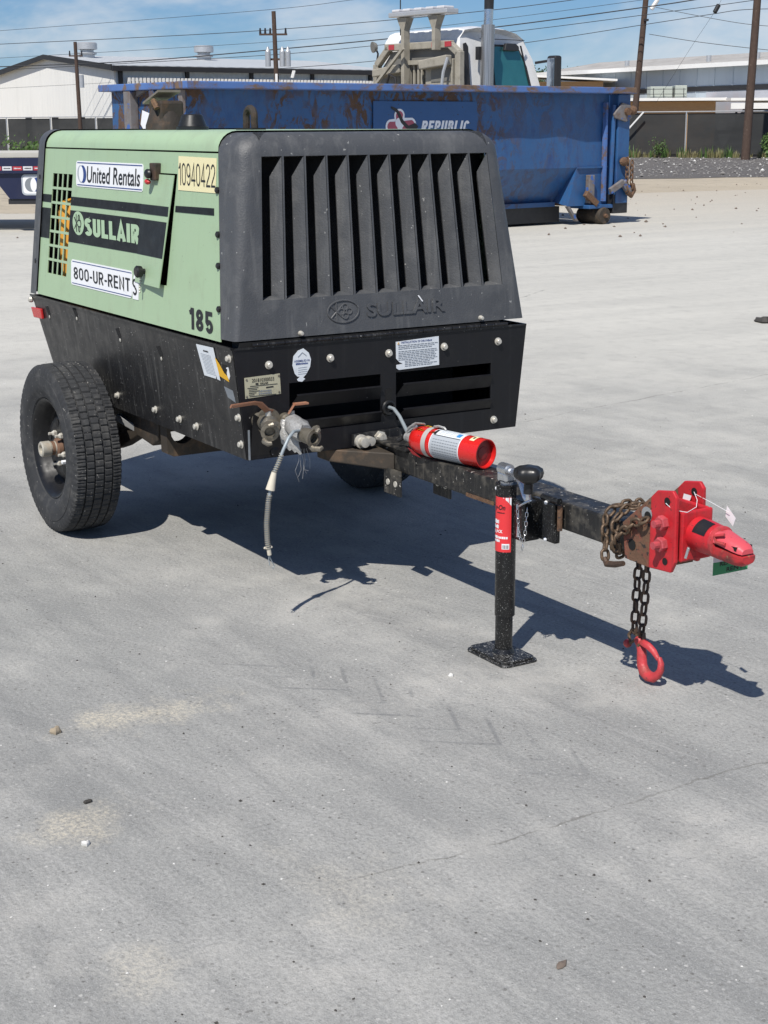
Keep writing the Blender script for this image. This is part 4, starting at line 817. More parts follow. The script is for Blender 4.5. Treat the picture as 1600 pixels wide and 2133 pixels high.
# ================================================================== TRUCK
def truck():
    t = gthing('tow_truck', 'white day cab truck with beige headache rack standing behind the dumpster', 'truck', 1.49, 29., R(40))
    W = 2.3
    sec = [(0., 1.05), (2.10, 1.05), (2.12, 2.05), (2.02, 2.30), (1.84, 2.76), (1.62, 3.12), (1.44, 3.25), (1.15, 3.31), (.45, 3.33), (.12, 3.28), (0., 3.10)]
    b = MB(); n = len(sec); ins = [0, 0, 0, .03, .06, .12, .20, .26, .26, .20, .10]
    for k, (y, m) in enumerate(((0, 1), (.10, .35), (.26, 0), (W-.26, 0), (W-.10, .35), (W, 1))):
        for i, (x, z) in enumerate(sec):
            yy = y+(ins[i] if k == 0 else -ins[i] if k == 5 else 0)
            b.v.append((x, yy, z-(.10*m if z > 3.15 else 0)))
    for k in range(5):
        for i in range(n): b.f.append((k*n+i, k*n+(i+1) % n, (k+1)*n+(i+1) % n, (k+1)*n+i))
    b.f += [tuple(range(n)), tuple(range(5*n, 6*n))]
    b.build('cab', 'cab', t, 40)
    sd_ = lambda u, v, h: (u, -h-.028+.075*max(0, (v-2.3)/.7), v)
    win = [(.80, 2.16), (1.74, 2.16), (1.60, 2.62), (1.42, 2.93), (1.34, 2.97), (.84, 2.97), (.76, 2.90)]
    w = MB(); w.prism([(u+(u-1.22)*.09, v+(v-2.56)*.09) for u, v in win], sd_, -.01, .006); w.build('window_frame', 'trimblack', t, 0)
    g = MB(); g.prism(win, sd_, .0065, .010); g = g.build('side_window', 'glass', t, 0)
    b = MB(); b.prism([(1.0, 2.90), (1.38, 2.90), (1.38, 2.98), (1.30, 3.03), (1.05, 3.03)], sd_, .011, .09); b.build('down_view_mirror', 'trimblack', t, 0, .015)
    MB().prism([(.03, 2.2), (.15, 2.2), (.15, 2.95), (.10, 3.02), (.03, 3.0)], sd_, -.004, .008).build('rear_quarter_window', 'trimblack', t, 0)
    MB().box(.42, 1.55, -.012, .02, 3.09, 3.102).build('roof_seam', 'trimblack', t, 0)
    MB().prism([(1.70, 2.16), (1.73, 2.16), (1.50, 3.0), (1.47, 3.0)], sd_, .011, .03).build('door_trim', 'trimblack', t, 0)
    b = MB(); b.add([(2.045, .15, 2.28), (2.045, W-.15, 2.28), (1.66, W-.2, 3.09), (1.66, .2, 3.09)], [(0, 1, 2, 3)]); b.build('windscreen', 'glass', t, 0)
    m = MB().box(2.06, 2.24, -.34, -.10, 2.12, 2.83).build('door_mirror', 'trimblack', t, 0, .04)
    MB().box(2.045, 2.057, -.31, -.13, 2.2, 2.78).build('mirror_face', 'mirrorglass', m, 0)
    MB().tube([(1.95, 0, 2.2), (2.15, -.2, 2.2)], .025, 6).tube([(1.9, 0.05, 2.7), (2.15, -.2, 2.75)], .025, 6).build('mirror_arm', 'trimblack', m)
    # bonnet, chassis, wheels
    MB().add([(2.12, .12, 1.0), (3.9, .25, 1.0), (3.9, .35, 1.75), (2.12, .15, 2.04), (2.12, W-.12, 1.0), (3.9, W-.25, 1.0), (3.9, W-.35, 1.75), (2.12, W-.15, 2.04)], [(0, 1, 2, 3), (4, 7, 6, 5), (0, 4, 5, 1), (1, 5, 6, 2), (2, 6, 7, 3), (3, 7, 4, 0)]).build('bonnet', 'cab', t, 40, .06)
    MB().box(-4.5, 3.8, .75, .9, .75, 1.0).box(-4.5, 3.8, 1.4, 1.55, .75, 1.0).build('chassis', 'trimblack', t, 0)
    for x in (3.1, -2.2, -3.5):
        for y in (.02, W-.32): MB().lathe((x, y, .5), (0, 1, 0), [(0, .1), (0, .3), (.0, .47), (.04, .5), (.26, .5), (.3, .47), (.3, .1)], 26).build('wheel', 'rubber', t)
    # exhaust stack
    s = MB().cyl((.42, -.16, 1.1), (.46, -.16, 3.33), .125, n=18).build('exhaust_shield', 'perf', t)
    MB().cyl((.46, -.16, 3.33), (.475, -.16, 3.60), .085, n=16).build('exhaust_pipe', 'chrome', s)
    MB().tube([(.475, -.16, 3.60), (.48, -.16, 3.80), (.45, -.20, 4.0)], [.088, .09, .09], 14).build('exhaust_tip', 'trimblack', s)
    MB().box(.30, .42, -.10, .0, 2.72, 2.95).build('stack_bracket', 'trimblack', s, 0)
    # headache rack
    k = thing_part = MB().box(-.20, -.08, -.12, .02, 1.1, 2.86).box(-.20, -.08, W-.1, W+.04, 1.1, 2.70).box(-.2, -.08, .15, W-.3, 2.93, 3.06).obox((-.14, -.05, 2.82), (-.14, .2, 2.99), .12, .12).obox((-.14, W-.03, 2.68), (-.14, W-.4, 2.99), .12, .12).build('rack_frame', 'beige', t, 0, .015)
    re = lambda u, v, h: (-.12-h, u, v)
    def rp(name, poly, mat, a, b_, bev=0): q = MB(); q.prism(poly, re, a, b_); return q.build(name, mat, k, 0, bev)
    rp('back_panel', [(.03, 1.2), (W-.12, 1.2), (W-.12, 2.62), (W-.42, 2.92), (.2, 2.92), (.03, 2.80)], 'rackgrey', -.06, -.02)
    rp('shelf_panel', [(.06, 2.05), (.80, 2.05), (.80, 2.62), (.72, 2.70), (.06, 2.74)], 'beige', .0, .10, .02)
    rp('shelf_lip', [(.06, 2.62), (.80, 2.56), (.84, 2.72), (.06, 2.80)], 'beige', .105, .26, .02)
    rp('shelf_recess', [(.10, 2.34), (.62, 2.34), (.62, 2.55), (.10, 2.58)], 'rackgrey', .10, .115)
    rp('shelf_panel', [(1.42, 2.05), (2.16, 2.05), (2.16, 2.5), (2.10, 2.6), (1.42, 2.6)], 'beige', .0, .08, .02)
    rp('shelf_lip', [(1.38, 2.52), (2.18, 2.46), (2.18, 2.60), (1.38, 2.68)], 'beige', .085, .24, .02)
    rp('shelf_recess', [(1.52, 2.28), (2.10, 2.24), (2.10, 2.42), (1.52, 2.46)], 'rackgrey', .08, .098)
    for y in (.92, 1.02, 1.14, 1.26): rp('upright_bar', [(y, 1.2), (y+.045, 1.2), (y+.045, 2.72), (y, 2.72)], 'beige', .02, .06)
    rp('middle_rail', [(.82, 2.66), (1.40, 2.66), (1.40, 2.74), (.82, 2.74)], 'beige', .07, .12)
    for (y0, y1) in ((.10, .28), (.44, .64), (1.70, 1.86)): rp('reflector', [(y0, 2.95), (y1, 2.95), (y1, 3.04), (y0, 3.04)], 'reflr', .084, .09)
    # post that carries the light bar
    for (y, z0) in ((1.30, 1.2), (.44, 2.9)):
        q = MB().box(-.34, -.20, y-.045, y+.045, z0, 3.28).add([(-.34, y-.045, 3.28), (-.20, y-.045, 3.28), (-.20, y+.045, 3.28), (-.34, y+.045, 3.28), (-.36, y-.14, 3.5), (-.18, y-.14, 3.5), (-.18, y+.14, 3.5), (-.36, y+.14, 3.5)], [(0, 1, 5, 4), (1, 2, 6, 5), (2, 3, 7, 6), (3, 0, 4, 7), (4, 5, 6, 7)]); q.build('light_bar_post', 'beige', t, 0)
    lb = MB().box(-.42, -.12, .0, 1.62, 3.51, 3.60).build('light_bar', 'galv', t, 0, .02)
    for y in (.1, .4, .72, 1.04, 1.34): MB().box(-.40, -.14, y, y+.2, 3.60, 3.65).build('beacon_lens', 'reflw', lb, 0, .015)
    l = MB().lathe((-.2, W+.0, 3.02), (-.85, .25, -.1), [(-.07, .02), (-.05, .07), (0, .10), (.03, .105), (.031, 0)], 16).build('work_lamp', 'rackgrey', t)
    MB().tube([(-.15, W-.02, 2.72), (-.15, W-.06, 2.9), (-.16, W-.0, 3.0)], .02, 6).build('lamp_arm', 'trimblack', l)
    MB().obox((-.45, 2.05, 2.25), (-.45, 1.15, 2.95), .05, .05).build('diagonal_bar', 'beige', t)
    MB().tube([(-.4, 1.75, 2.2), (-.45, 1.55, 2.5), (-.45, 1.38, 2.42), (-.45, 1.33, 2.1)], .025, 7).build('air_hose', 'trimblack', t)
    MB().tube([(-.35, .04, 2.75), (-.4, .1, 2.5), (-.4, .14, 2.3), (-.38, .1, 2.1)], .03, 7).build('hose', 'galv', t)
    MB().cyl((-.2, 1.52, 3.2), (-.2, 1.52, 4.4), .012, n=6).build('antenna', 'trimblack', t)
    MB().box(-4.6, -.4, .1, W-.1, 1.0, 1.2).build('deck', 'beige', t, 0)
truck()

# ================================================================== AIR COMPRESSOR TRAILER
AC = thing('air_compressor', 'green and black towable air compressor with grey louvred front hood', 'air compressor')
ZF = .883
LEAN = .099
def ysd(z): return .586-LEAN*(z-ZF)
def xs(z): return -.0915-.168*(z-ZF)                            # seam between canopy and hood
def SC(x, z, h):
    """point on the leaning canopy side; x, z were measured on the upright plane through its foot"""
    p = Vector((x, -(.586-.012*(z-ZF)/.606), z)); d = p-CAM; k = (-.586-LEAN*ZF-CAM.y+LEAN*CAM.z)/(d.y-LEAN*d.z); q = CAM+d*k
    return (q.x, q.y-h, q.z)
def SU(u, z, h): return SC(u+.29*(z-ZF), z, h)                  # same, in raked coordinates
def yfr(z): return .544+.042*(z-.498)/.375
def SF(x, z, h): return (x, -yfr(z)-h, z)                       # black frame side
def FF(y, z, h): return (h, y, z)                               # black frame front
def xh(z): return -.0636*(z-.873)/.616
def HF(y, z, h): return (xh(z)+h, y, z)                         # hood front

def canopy():
    b = MB()
    for (u0, u1, z0, z1) in ((-1.90, -1.795, ZF, 1.485), (-1.795, -1.569, ZF, .981), (-1.795, -1.569, 1.389, 1.485), (-1.569, -.849, ZF, 1.485), (-.849, -.568, ZF, 1.03), (-.849, -.568, 1.414, 1.485)):
        b.prism([(u0, z0), (u1, z0), (u1, z1), (u0, z1)], SU, -.004, 0.)
    b.prism([(-.568, ZF), (-.094, ZF), (-.094, 1.485), (-.568+.29*.602, 1.485)], SC, -.004, 0.)
    p = b.build('side_panel', 'green', AC, 0)
    b = MB(); b.prism([(-1.90, ZF), (-.094, ZF), (-.094, 1.485), (-1.90+.29*.602, 1.485)], lambda x, z, h: (SC(x, z, 0)[0], -SC(x, z, 0)[1]+h, SC(x, z, 0)[2]), -.004, 0.); b.build('side_panel', 'green', AC, 0)
    # rounded roof
    arc = [(.526-.070*(1-math.cos(R(a))), 1.489+.066*math.sin(R(a))) for a in range(0, 91, 15)]
    prof = [(-y, z) for y, z in arc]+[(y, z) for y, z in reversed(arc)]
    b = MB()
    for (xa, k) in ((None, 0), (-.094, 1)):
        for (y, z) in prof: b.v.append((-1.90+.074*(z-ZF) if xa is None else xs(min(z, 1.50)), y, z))
    n = len(prof); b.f = [(i, i+1, n+i+1, n+i) for i in range(n-1)]; b.build('roof', 'green', AC, 50)
    # grey rear cap
    prof = [(-.592, ZF-.003), (-.533, 1.489)]+[(-(y+.006), z+.005) for y, z in arc[1:]]; prof += [(-y, z) for y, z in reversed(prof)]
    b = MB(); n = len(prof)
    for (du, ins) in ((-1.903, 0), (-1.975, 0.), (-2.0, .012), (-2.008, .035)):
        for (y, z) in prof: b.v.append((du+.074*(z-ZF), y*(1-ins*1.6), z-(ins if z > 1.3 else 0)))
    for k in range(3): b.f += [(k*n+i, k*n+i+1, (k+1)*n+i+1, (k+1)*n+i) for i in range(n-1)]
    b.f.append(tuple(range(3*n, 4*n))); b.build('rear_cap', 'hood', AC, 50)
    for z in (1.02, 1.37): MB().lathe(SU(-1.935, z, -.002), (0, -1, 0), [(0, .012), (.008, .012), (.012, .006), (.012, 0)], 10).build('cap_bolt', 'blackplastic', AC)
    # interior seen through grille and door gap
    MB().box(-1.83, -.20, -.40, .40, .55, 1.50).build('engine_bay', 'dark', AC, 0)
    MB().lathe((-1.715, -.462, .93), (0, 0, 1), [(0, .075), (.30, .075), (.345, .055), (.36, 0)], 18).build('yellow_tank', 'orange', AC)
    # grille bars
    for i in range(1, 4):
        u = -1.795+.226*i/4; b = MB(); b.prism([(u-.005, .981), (u+.005, .981), (u+.005, 1.389), (u-.005, 1.389)], SU, -.0038, -.0005); b.build('grille_bar', 'green', AC, 0)
    for i in range(1, 7):
        z = .981+.408*i/7; b = MB(); b.prism([(-1.795, z-.005), (-1.569, z-.005), (-1.569, z+.005), (-1.795, z+.005)], SU, -.0036, .0004); b.build('grille_bar', 'green', AC, 0)
    # stripes (raked)
    def st(u0, u1, z0, z1, m='stripe'):
        b = MB(); b.prism([(u0, z0), (u1, z0), (u1, z1), (u0, z1)], SU, -.001, .0014); return b.build('stripe', m, AC, 0)
    st(-1.899, -1.796, 1.272, 1.303); st(-1.568, -.851, 1.270, 1.303)
    st(-1.899, -1.796, 1.125, 1.248); band = st(-1.568, -.851, 1.125, 1.250)
    b = MB(); b.prism([(-.437, 1.287), (-.128, 1.289), (-.128, 1.312), (-.432, 1.308)], SC, -.001, .0014); b.build('stripe', 'stripe', AC, 0)
    # round badge and maker name
    b = MB(); b.prism(ell(-1.375, 1.203, .062, .046), SC, .0012, .0024); bd = b.build('round_badge', 'greenink', AC, 0)
    def ln(pts, r=.0022): return MB().tube([SC(x, z, .003) for x, z in pts], r, 5)
    cx, cz = -1.392, 1.203
    b = MB()
    for q in ([(cx-.022, cz+.022), (cx+.002, cz)], [(cx-.022, cz-.022), (cx+.002, cz)], [(cx, cz+.034), (cx, cz+.008)], [(cx, cz-.034), (cx, cz-.008)], [(cx+.002, cz), (cx+.018, cz+.012), (cx+.045, cz+.012), (cx+.05, cz), (cx+.045, cz-.012), (cx+.018, cz-.012), (cx+.002, cz)], [(cx+.022, cz+.012), (cx+.022, cz+.028), (cx+.029, cz+.033), (cx+.036, cz+.028), (cx+.036, cz+.012)], [(cx+.022, cz-.012), (cx+.022, cz-.028), (cx+.029, cz-.033), (cx+.036, cz-.028), (cx+.036, cz-.012)]):
        b.tube([SC(x, z, .003) for x, z in q], .0020, 5)
    b.build('bee_emblem', 'ink', bd)
    lettering('SULLAIR', (-1.305, 1.157, -.752, 1.243), SC, 'greenink', band, .0026, stroke=.235, gap=.07)
    # door, standing slightly open
    def DM(u, z, h):
        k = (u+.849)/.274; return SC(u+.29*(z-ZF), z, k*(.004+.018*(1.414-z)/.41)+h)
    b = MB()
    for (z0, z1) in ((1.022, 1.12), (1.12, 1.25), (1.25, 1.33), (1.33, 1.409)): b.prism([(-.847, z0), (-.578, z0), (-.578, z1), (-.847, z1)], DM, 0.0006, .0035)
    d = b.build('access_door', 'green', AC, 0, label='green access door standing slightly open')
    for (z0, z1) in ((1.270, 1.303), (1.125, 1.250)):
        b = MB(); b.prism([(-.847, z0), (-.584, z0), (-.588, z1), (-.847, z1)], DM, .0036, .0046); b.build('stripe', 'stripe2', d, 0)
    L0 = Vector(SC(-.58, 1.415, 0))
    lt = MB().box(L0.x-.025, L0.x+.025, L0.y-.022, L0.y+.004, 1.385, 1.445).build('door_latch', 'muffler', AC, 0, .004)
    MB().ball((L0.x-.018, L0.y-.030, 1.408), .019, 10, 7, (1.2, .7, .9)).build('latch_knob', 'blackplastic', lt)
    MB().ball((L0.x-.030, L0.y-.028, 1.380), .015, 8, 6, (1.2, .7, .7)).build('red_clip', 'lens', lt)
    kb = MB().lathe(DM(-.75, 1.068, .003), (0, -1, 0), [(0, .010), (.012, .010), (.013, .020), (.030, .022), (.036, .016), (.037, 0)], 14).build('door_knob', 'blackplastic', d)
    b = MB()
    for i in range(7): b.ball(DM(-.768+.001*i, 1.052-.010*i, .010), .0045, 6, 4)
    b.build('bead_chain', 'bolt', d)
    # stickers
    s = decal('rental_sticker', rrect(-1.385, 1.345, -.712, 1.442, .016, 4, .10), SC, 'white', AC, .0018)
    for (z0, z1) in ((1.350, 1.3535), (1.4335, 1.437)): decal('sticker_border', [(-1.37+.1*(z0-1.345), z0), (-.722+.1*(z0-1.345), z0), (-.722+.1*(z0-1.345), z1), (-1.37+.1*(z0-1.345), z1)], SC, 'blueink', s, .0026, .0006)
    decal('logo_ring', ell(-1.325, 1.393, .040, .033), SC, 'silverink', s, .0026, .0006); decal('logo_ring', ell(-1.305, 1.393, .036, .033), SC, 'blueink', s, .0030, .0006); decal('logo_ring', ell(-1.322, 1.393, .024, .030), SC, 'white', s, .0034, .0006)
    lettering('United Rentals', (-1.262, 1.362, -.735, 1.424), SC, 'ink', s, .0028, .18, .012)
    s = decal('phone_sticker', rrect(-1.482, .957, -.845, 1.058, .016, 4, .12), SC, 'white', AC, .0018)
    for (z0, z1) in ((.963, .966), (1.049, 1.052)): decal('sticker_border', [(-1.467+.12*(z0-.957), z0), (-.850+.12*(z0-.957), z0), (-.850+.12*(z0-.957), z1), (-1.467+.12*(z0-.957), z1)], SC, 'blueink', s, .0026, .0006)
    lettering('800-UR-RENT', (-1.445, .976, -.855, 1.036), SC, 'ink', s, .0028, stroke=.145, gap=.14)
    s = decal('phone_sticker', [(-.835, .957), (-.782, .957), (-.775, 1.02), (-.79, 1.043), (-.815, 1.05), (-.84, 1.0)], SC, 'white', AC, .0018)
    lettering('S', (-.832, .972, -.792, 1.032), SC, 'ink', s, .0028, stroke=.145)
    s = decal('number_sticker', [(-.407, 1.361), (-.113, 1.360), (-.101, 1.470), (-.398, 1.473)], SC, 'cream', AC, .0018)
    lettering('10940422', (-.398, 1.378, -.112, 1.456), SC, 'ink', s, .0028, stroke=.085, gap=.13)
    lettering('185', (-.337, .902, -.148, .976), SC, 'ink', AC, .0016, name='model_number', stroke=.20)
    # things on the roof
    s = MB().lathe((-1.595, -.1, 1.545), (0, 0, 1), [(0, .085), (.03, .082), (.10, .055), (.105, .05)], 20).build('exhaust_stack', 'muffler', AC)
    MB().box(-1.655, -1.535, -.15, -.04, 1.575, 1.672).build('cap_housing', 'muffler', s, 0, .012)
    MB().add([(-1.735, -.14, 1.660), (-1.735, -.06, 1.660), (-1.545, -.05, 1.705), (-1.545, -.15, 1.705), (-1.735, -.14, 1.668), (-1.735, -.06, 1.668), (-1.545, -.05, 1.714), (-1.545, -.15, 1.714)], [(0, 3, 2, 1), (4, 5, 6, 7), (0, 1, 5, 4), (1, 2, 6, 5), (2, 3, 7, 6), (3, 0, 4, 7)]).build('rain_flap', 'capmetal', s, 0)
    MB().tube([(-1.58, -.155, 1.655), (-1.56, -.165, 1.67), (-1.54, -.16, 1.64)], .012, 8).build('flap_hinge', 'rust', s)
    MB().lathe((-1.33, -.1, 1.54), (0, 0, 1), [(0, .066), (.028, .064), (.030, .058), (.072, .042), (.076, .036), (.076, 0)], 20).build('filler_cap', 'blackplastic', AC)
    e = [(-1.01+.035*math.cos(R(a)), 0, 1.60+.035*math.sin(R(a))) for a in range(-20, 201, 20)]
    MB().tube([(-.965, 0, 1.50)]+e+[(-1.055, 0, 1.50)], .014, 9).build('lifting_eye', 'muffler', AC)
    MB().box(-1.08, -.94, -.03, .03, 1.553, 1.562).build('lifting_slot', 'dark', AC, 0)
canopy()

def hood():
    K = 11; ZT, ZB = 1.474, 1.018
    def y0(k, z):
        t = max(0., min(1., (z-ZB)/(ZT-ZB))); return (-.467+.0874*k)*(1-t)+(-.436+.0809*k)*t
    def pit(z): t = max(0., min(1., (z-ZB)/(ZT-ZB))); return .0874*(1-t)+.0809*t
    lv = []
    for z in (.893, .95, ZB, 1.10, 1.2, 1.3, 1.4, ZT):
        t = (z-ZF)/(ZT-ZF); lv.append((z, ysd(z), .580-.062*t, .020+.045*t, xh(z), z))
    for a in (20, 40, 60, 75, 90):
        k = 1-math.cos(R(a)); lv.append((ZT+.075*math.sin(R(a)), ysd(ZT)-.070*k, .518-.070*k, .065, xh(ZT)-.062*k, ZT))
    rows = []
    for (z, w, wc, rc, xf, zv) in lv:
        x_ = xs(min(z, 1.5)); row = [(x_, -w), (x_+.012, -w)]
        for i in range(7):
            a = R(90*i/6); row.append((xf-rc*(1-math.sin(a))*.95, -(wc-rc)-rc*math.cos(a)))
        for k in range(K): row += [(xf, y0(k, zv)), (xf, y0(k, zv)+.92*pit(zv))]
        for i in range(6, -1, -1):
            a = R(90*i/6); row.append((xf-rc*(1-math.sin(a))*.95, (wc-rc)+rc*math.cos(a)))
        row += [(x_+.012, w), (x_, w)]; rows.append([(x, y, z) for x, y in row])
    b = MB(); n = len(rows[0]); b.v = [p for r in rows for p in r]
    for j in range(len(rows)-1):
        for i in range(n-1):
            vent = 9 <= i < 9+2*K and (i-9) % 2 == 0
            if vent and ZB-1e-4 <= rows[j][0][2] < ZT-1e-4: continue
            b.f.append((j*n+i, j*n+i+1, (j+1)*n+i+1, (j+1)*n+i))
    b.f.append(tuple(range((len(rows)-1)*n, len(rows)*n)))
    hd = b.build('front_hood', 'hood', AC, 38, clean=False)
    MB().box(-.150, -.140, -.47, .47, .895, 1.50).build('hood_backing', 'dark', AC, 0)
    for k in range(K):
        def P(f, z, d): return (xh(z)-d, y0(k, z)+f*pit(z), z)
        b = MB(); F1, F2, D = .575, .90, .036
        zs = [ZB+.010, 1.1, 1.2, 1.3, ZT-.065]
        # lit sloping face
        for i in range(4): b.quad(P(F1, zs[i], D), P(F2, zs[i] if i else ZB, 0), P(F2, zs[i+1], 0), P(F1, zs[i+1], D))
        b.quad(P(F1, ZT-.065, D), P(F2, ZT-.065, 0), P(F2, ZT, 0))
        # thickness behind the face
        for i in range(4): b.quad(P(F1, zs[i], D), P(F1+.05, zs[i], D+.012), P(F1+.05, zs[i+1], D+.012), P(F1, zs[i+1], D))
        # lower ledge and side walls of the slot
        b.quad(P(0, ZB, 0), P(F2, ZB, 0), P(F1, ZB+.010, D), P(.0, ZB+.004, D*.8))
        b.quad(P(0, ZB, 0), P(0, ZT, 0), P(.02, ZT, .05), P(.02, ZB, .05))
        b.quad(P(0, ZT, 0), P(F2, ZT, 0), P(F2, ZT-.004, .05), P(0, ZT-.004, .05))
        b.build('louvre', 'hood', hd, 0, clean=False)
    # raised emblem and maker name
    def ring(cy, cz, ry, rz, r): return [HF(cy+ry*math.cos(R(a)), cz+rz*math.sin(R(a)), .001) for a in range(0, 360, 15)]
    em = MB().tube(ring(-.170, .965, .060, .037, 0), .0032, 6, True)
    c = (-.196, .965)
    for dy, dz in ((.024, .022), (.024, -.022), (-.024, .022), (-.024, -.022), (0, .030), (0, -.030)): em.tube([HF(c[0], c[1], .001), HF(c[0]+dy, c[1]+dz, .001)], .0028, 5)
    for dy, dz in ((.018, 0), (.048, 0), (.033, .015), (.033, -.015)): em.tube(ring(c[0]+dy, c[1]+dz, .0105, .0095, 0), .0026, 5, True)
    em.build('raised_emblem', 'hood', hd, 40)
    lettering('SULLAIR', (-.078, .940, .236, .986), HF, 'hood', hd, .0, 0., .018, 1.0, .0045, 'raised_lettering')
    for (y, z) in ((-.338, .904), (.385, .906)): MB().lathe(HF(y, z, 0), (1, 0, 0), [(0, .009), (.006, .009), (.016, .006), (.018, 0)], 10).build('hood_bolt', 'bolt', hd)
    for z in (.99, 1.13, 1.23, 1.37): MB().lathe(SC(-.098, z, -.001), (0, -1, 0), [(0, .011), (.007, .011), (.011, .006), (.011, 0)], 10).build('side_bolt', 'blackplastic', hd)
    b = decal('hood_scratch', [(.125, 1.000), (.130, 1.001), (.146, .980), (.142, .978)], HF, 'white', hd, .0055, .0008)
hood()

def base_frame():
    # front panel with louvre openings
    def yb(z): return yfr(z)
    b = MB(); ZT = .872
    def fq(ya, yb_, z0, z1): b.prism([(ya(z0), z0), (yb_(z0), z0), (yb_(z1), z1), (ya(z1), z1)], FF, -.005, 0.)
    k = lambda v: (lambda z: v)
    L_, R_ = (lambda z: -yfr(z)), (lambda z: yfr(z))
    fq(L_, R_, .742, ZT); fq(L_, R_, .498, .575); fq(L_, k(-.385), .575, .742); fq(k(-.031), k(.031), .575, .742); fq(k(.431), R_, .575, .742)
    fp = b.build('front_panel', 'frame_front', AC, 0)
    for (ya, yb_) in ((-.385, -.031), (.031, .431)):
        for (z1, z0, z2) in ((.700, .655, .742), (.612, .575, .655)):
            b = MB()   # blade: top edge stands proud, ends taper back to the panel
            b.add([(-.004, ya, z0), (-.004, yb_, z0), (.017, yb_-.004, z1), (.017, ya+.022, z1), (.004, ya, z0+.012), (.010, yb_-.004, z1+.004), (.010, ya+.022, z1+.004)], [(0, 1, 2, 3), (0, 3, 4), (3, 2, 5, 6)])
            b.build('louvre_blade', 'frame_front', fp, 0)
    # hinge, lips
    b = MB(); y = -.52
    while y < .44: b.cyl((.004, y, .8785), (.004, y+.057, .8785), .0062, n=8); y += .060
    b.build('piano_hinge', 'frame', AC)
    MB().box(-.06, -.004, -.56, .47, .862, .888).build('hinge_ledge', 'dark', AC, 0)
    MB().box(0.0005, .004, -.583, .583, .866, .8725).build('front_top_edge', 'frame', AC, 0)
    # sides
    o = [(-1.98, ZT), (-1.80, .498), (-.0055, .498), (-.0055, ZT)]
    b = MB(); b.prism(o, SF, -.006, 0.); sp = b.build('side_skirt', 'frame', AC, 0)
    b = MB(); b.prism(o, lambda x, z, h: (x, yfr(z)+h, z), -.006, 0.); b.build('side_skirt', 'frame', AC, 0)
    b = MB(); b.prism([(-1.99, .866), (-.01, .866), (-.01, .8735), (-1.99, .8735)], SF, .0003, .006); b.build('side_top_lip', 'frame', AC, 0)
    b = MB(); b.prism([(-.11, .50), (-.006, .50), (-.006, .865), (-.11, .865)], SF, .0006, .0022); b.build('corner_plate', 'frame', AC, 0)
    MB().add([(-1.98, -.58, ZT), (-1.98, .58, ZT), (-1.80, .54, .498), (-1.80, -.54, .498)], [(0, 1, 2, 3)]).build('rear_panel', 'frame', AC, 0)
    MB().add([(-1.82, -.538, .5005), (-.006, -.538, .5005), (-.006, .538, .5005), (-1.82, .538, .5005)], [(0, 1, 2, 3)]).build('underside', 'dark', AC, 0)
    MB().add([(-1.96, -.572, .868), (-.07, -.572, .868), (-.07, .572, .868), (-1.96, .572, .868)], [(0, 1, 2, 3)]).build('deck', 'dark', AC, 0)
    # bolts
    me = MB().lathe((0, 0, 0), (1, 0, 0), [(0, .0140), (.0025, .0140), (.004, .0098), (.012, .0095), (.014, .0075), (.014, 0)], 12).mesh('bolt')
    for (y, z) in ((-.459, .809), (-.228, .813), (.002, .811), (.229, .816), (.46, .817), (.445, .534)):
        q = link('bolt', me, 'bolt', fp); q.location = (0, y, z)
    for (x, z) in ((-.034, .836), (-.020, .641), (-.028, .549), (-.381, .552), (-.525, .555), (-.744, .556), (-1.116, .555)):
        q = link('bolt', me, 'bolt', sp); q.location = (x, -yfr(z)-.001, z); q.rotation_euler.z = -math.pi/2
    for (x, z) in ((-1.463, .842), (-1.014, .806), (-.631, .783), (-1.80, .815)):
        b = MB(); b.prism([(x-.022, z+.02), (x+.012, z+.026), (x+.026, z-.004), (x+.018, z-.030), (x, z-.012)], SF, -.004, .001); b.build('latch_slot', 'dark', sp, 0)
        MB().ball(SF(x+.012, z-.02, .0), .008, 7, 5, (1, .5, 1)).build('latch_pin', 'bolt', sp)
    b = MB(); b.prism([(-1.97, .775), (-1.86, .778), (-1.86, .822), (-1.985, .818)], SF, .001, .012); b.build('marker_light', 'lens', AC, 0, .003)
    MB().ball(SF(-1.99, .85, .004), .014, 8, 5).build('rear_bolt', 'bolt', sp)
    # labels
    s = decal('instruction_sheet', [(-.286, .855), (-.150, .858), (-.128, .750), (-.150, .752), (-.155, .765), (-.160, .752), (-.252, .752)], SF, 'paper', AC, .0034)
    scrawl((-.232, .836, -.192, .842), SF, 'ink', s, .0042, 4)
    b = MB()
    for i in range(14):
        z = .826-i*.0048; b.prism([(-.258+.0025*i*.9, z), (-.176+.0016*i, z), (-.176+.0016*i, z+.0014), (-.258+.0025*i*.9, z+.0014)], SF, .0036, .0041)
    b.build('small_print', 'silverink', s, 0)
    decal('warning_triangle', [(-.146, .826), (-.120, .808), (-.096, .785), (-.066, .770), (-.060, .755), (-.128, .766)], SF, 'yellow', AC, .0034)
    MB().lathe(SF(-.078, .803, .0024), (0, -1, 0), [(0, .020), (.0006, .020), (.0007, 0)], 16).build('grommet_hole', 'dark', AC)
    decal('sticker_scrap', [(-.066, .802), (-.050, .806), (-.046, .775), (-.056, .762), (-.066, .775)], SF, 'white', AC, .0036)
    decal('faded_label', [(-.104, .734), (-.040, .728), (-.030, .690), (-.085, .700)], SF, 'greyink', AC, .0034)
    s = decal('data_plate', [(-.548, .705), (-.417, .710), (-.420, .778), (-.550, .774)], FF, 'plate', AC, .002)
    lettering('201810300033', (-.523, .757, -.442, .769), FF, 'ink', s, .003, 0., .004)
    lettering('SULLAIR', (-.494, .748, -.464, .7545), FF, 'ink', s, .003, .2, .03)
    b = MB(); b.prism(ell(-.505, .751, .006, .003, 12), FF, .0024, .003)
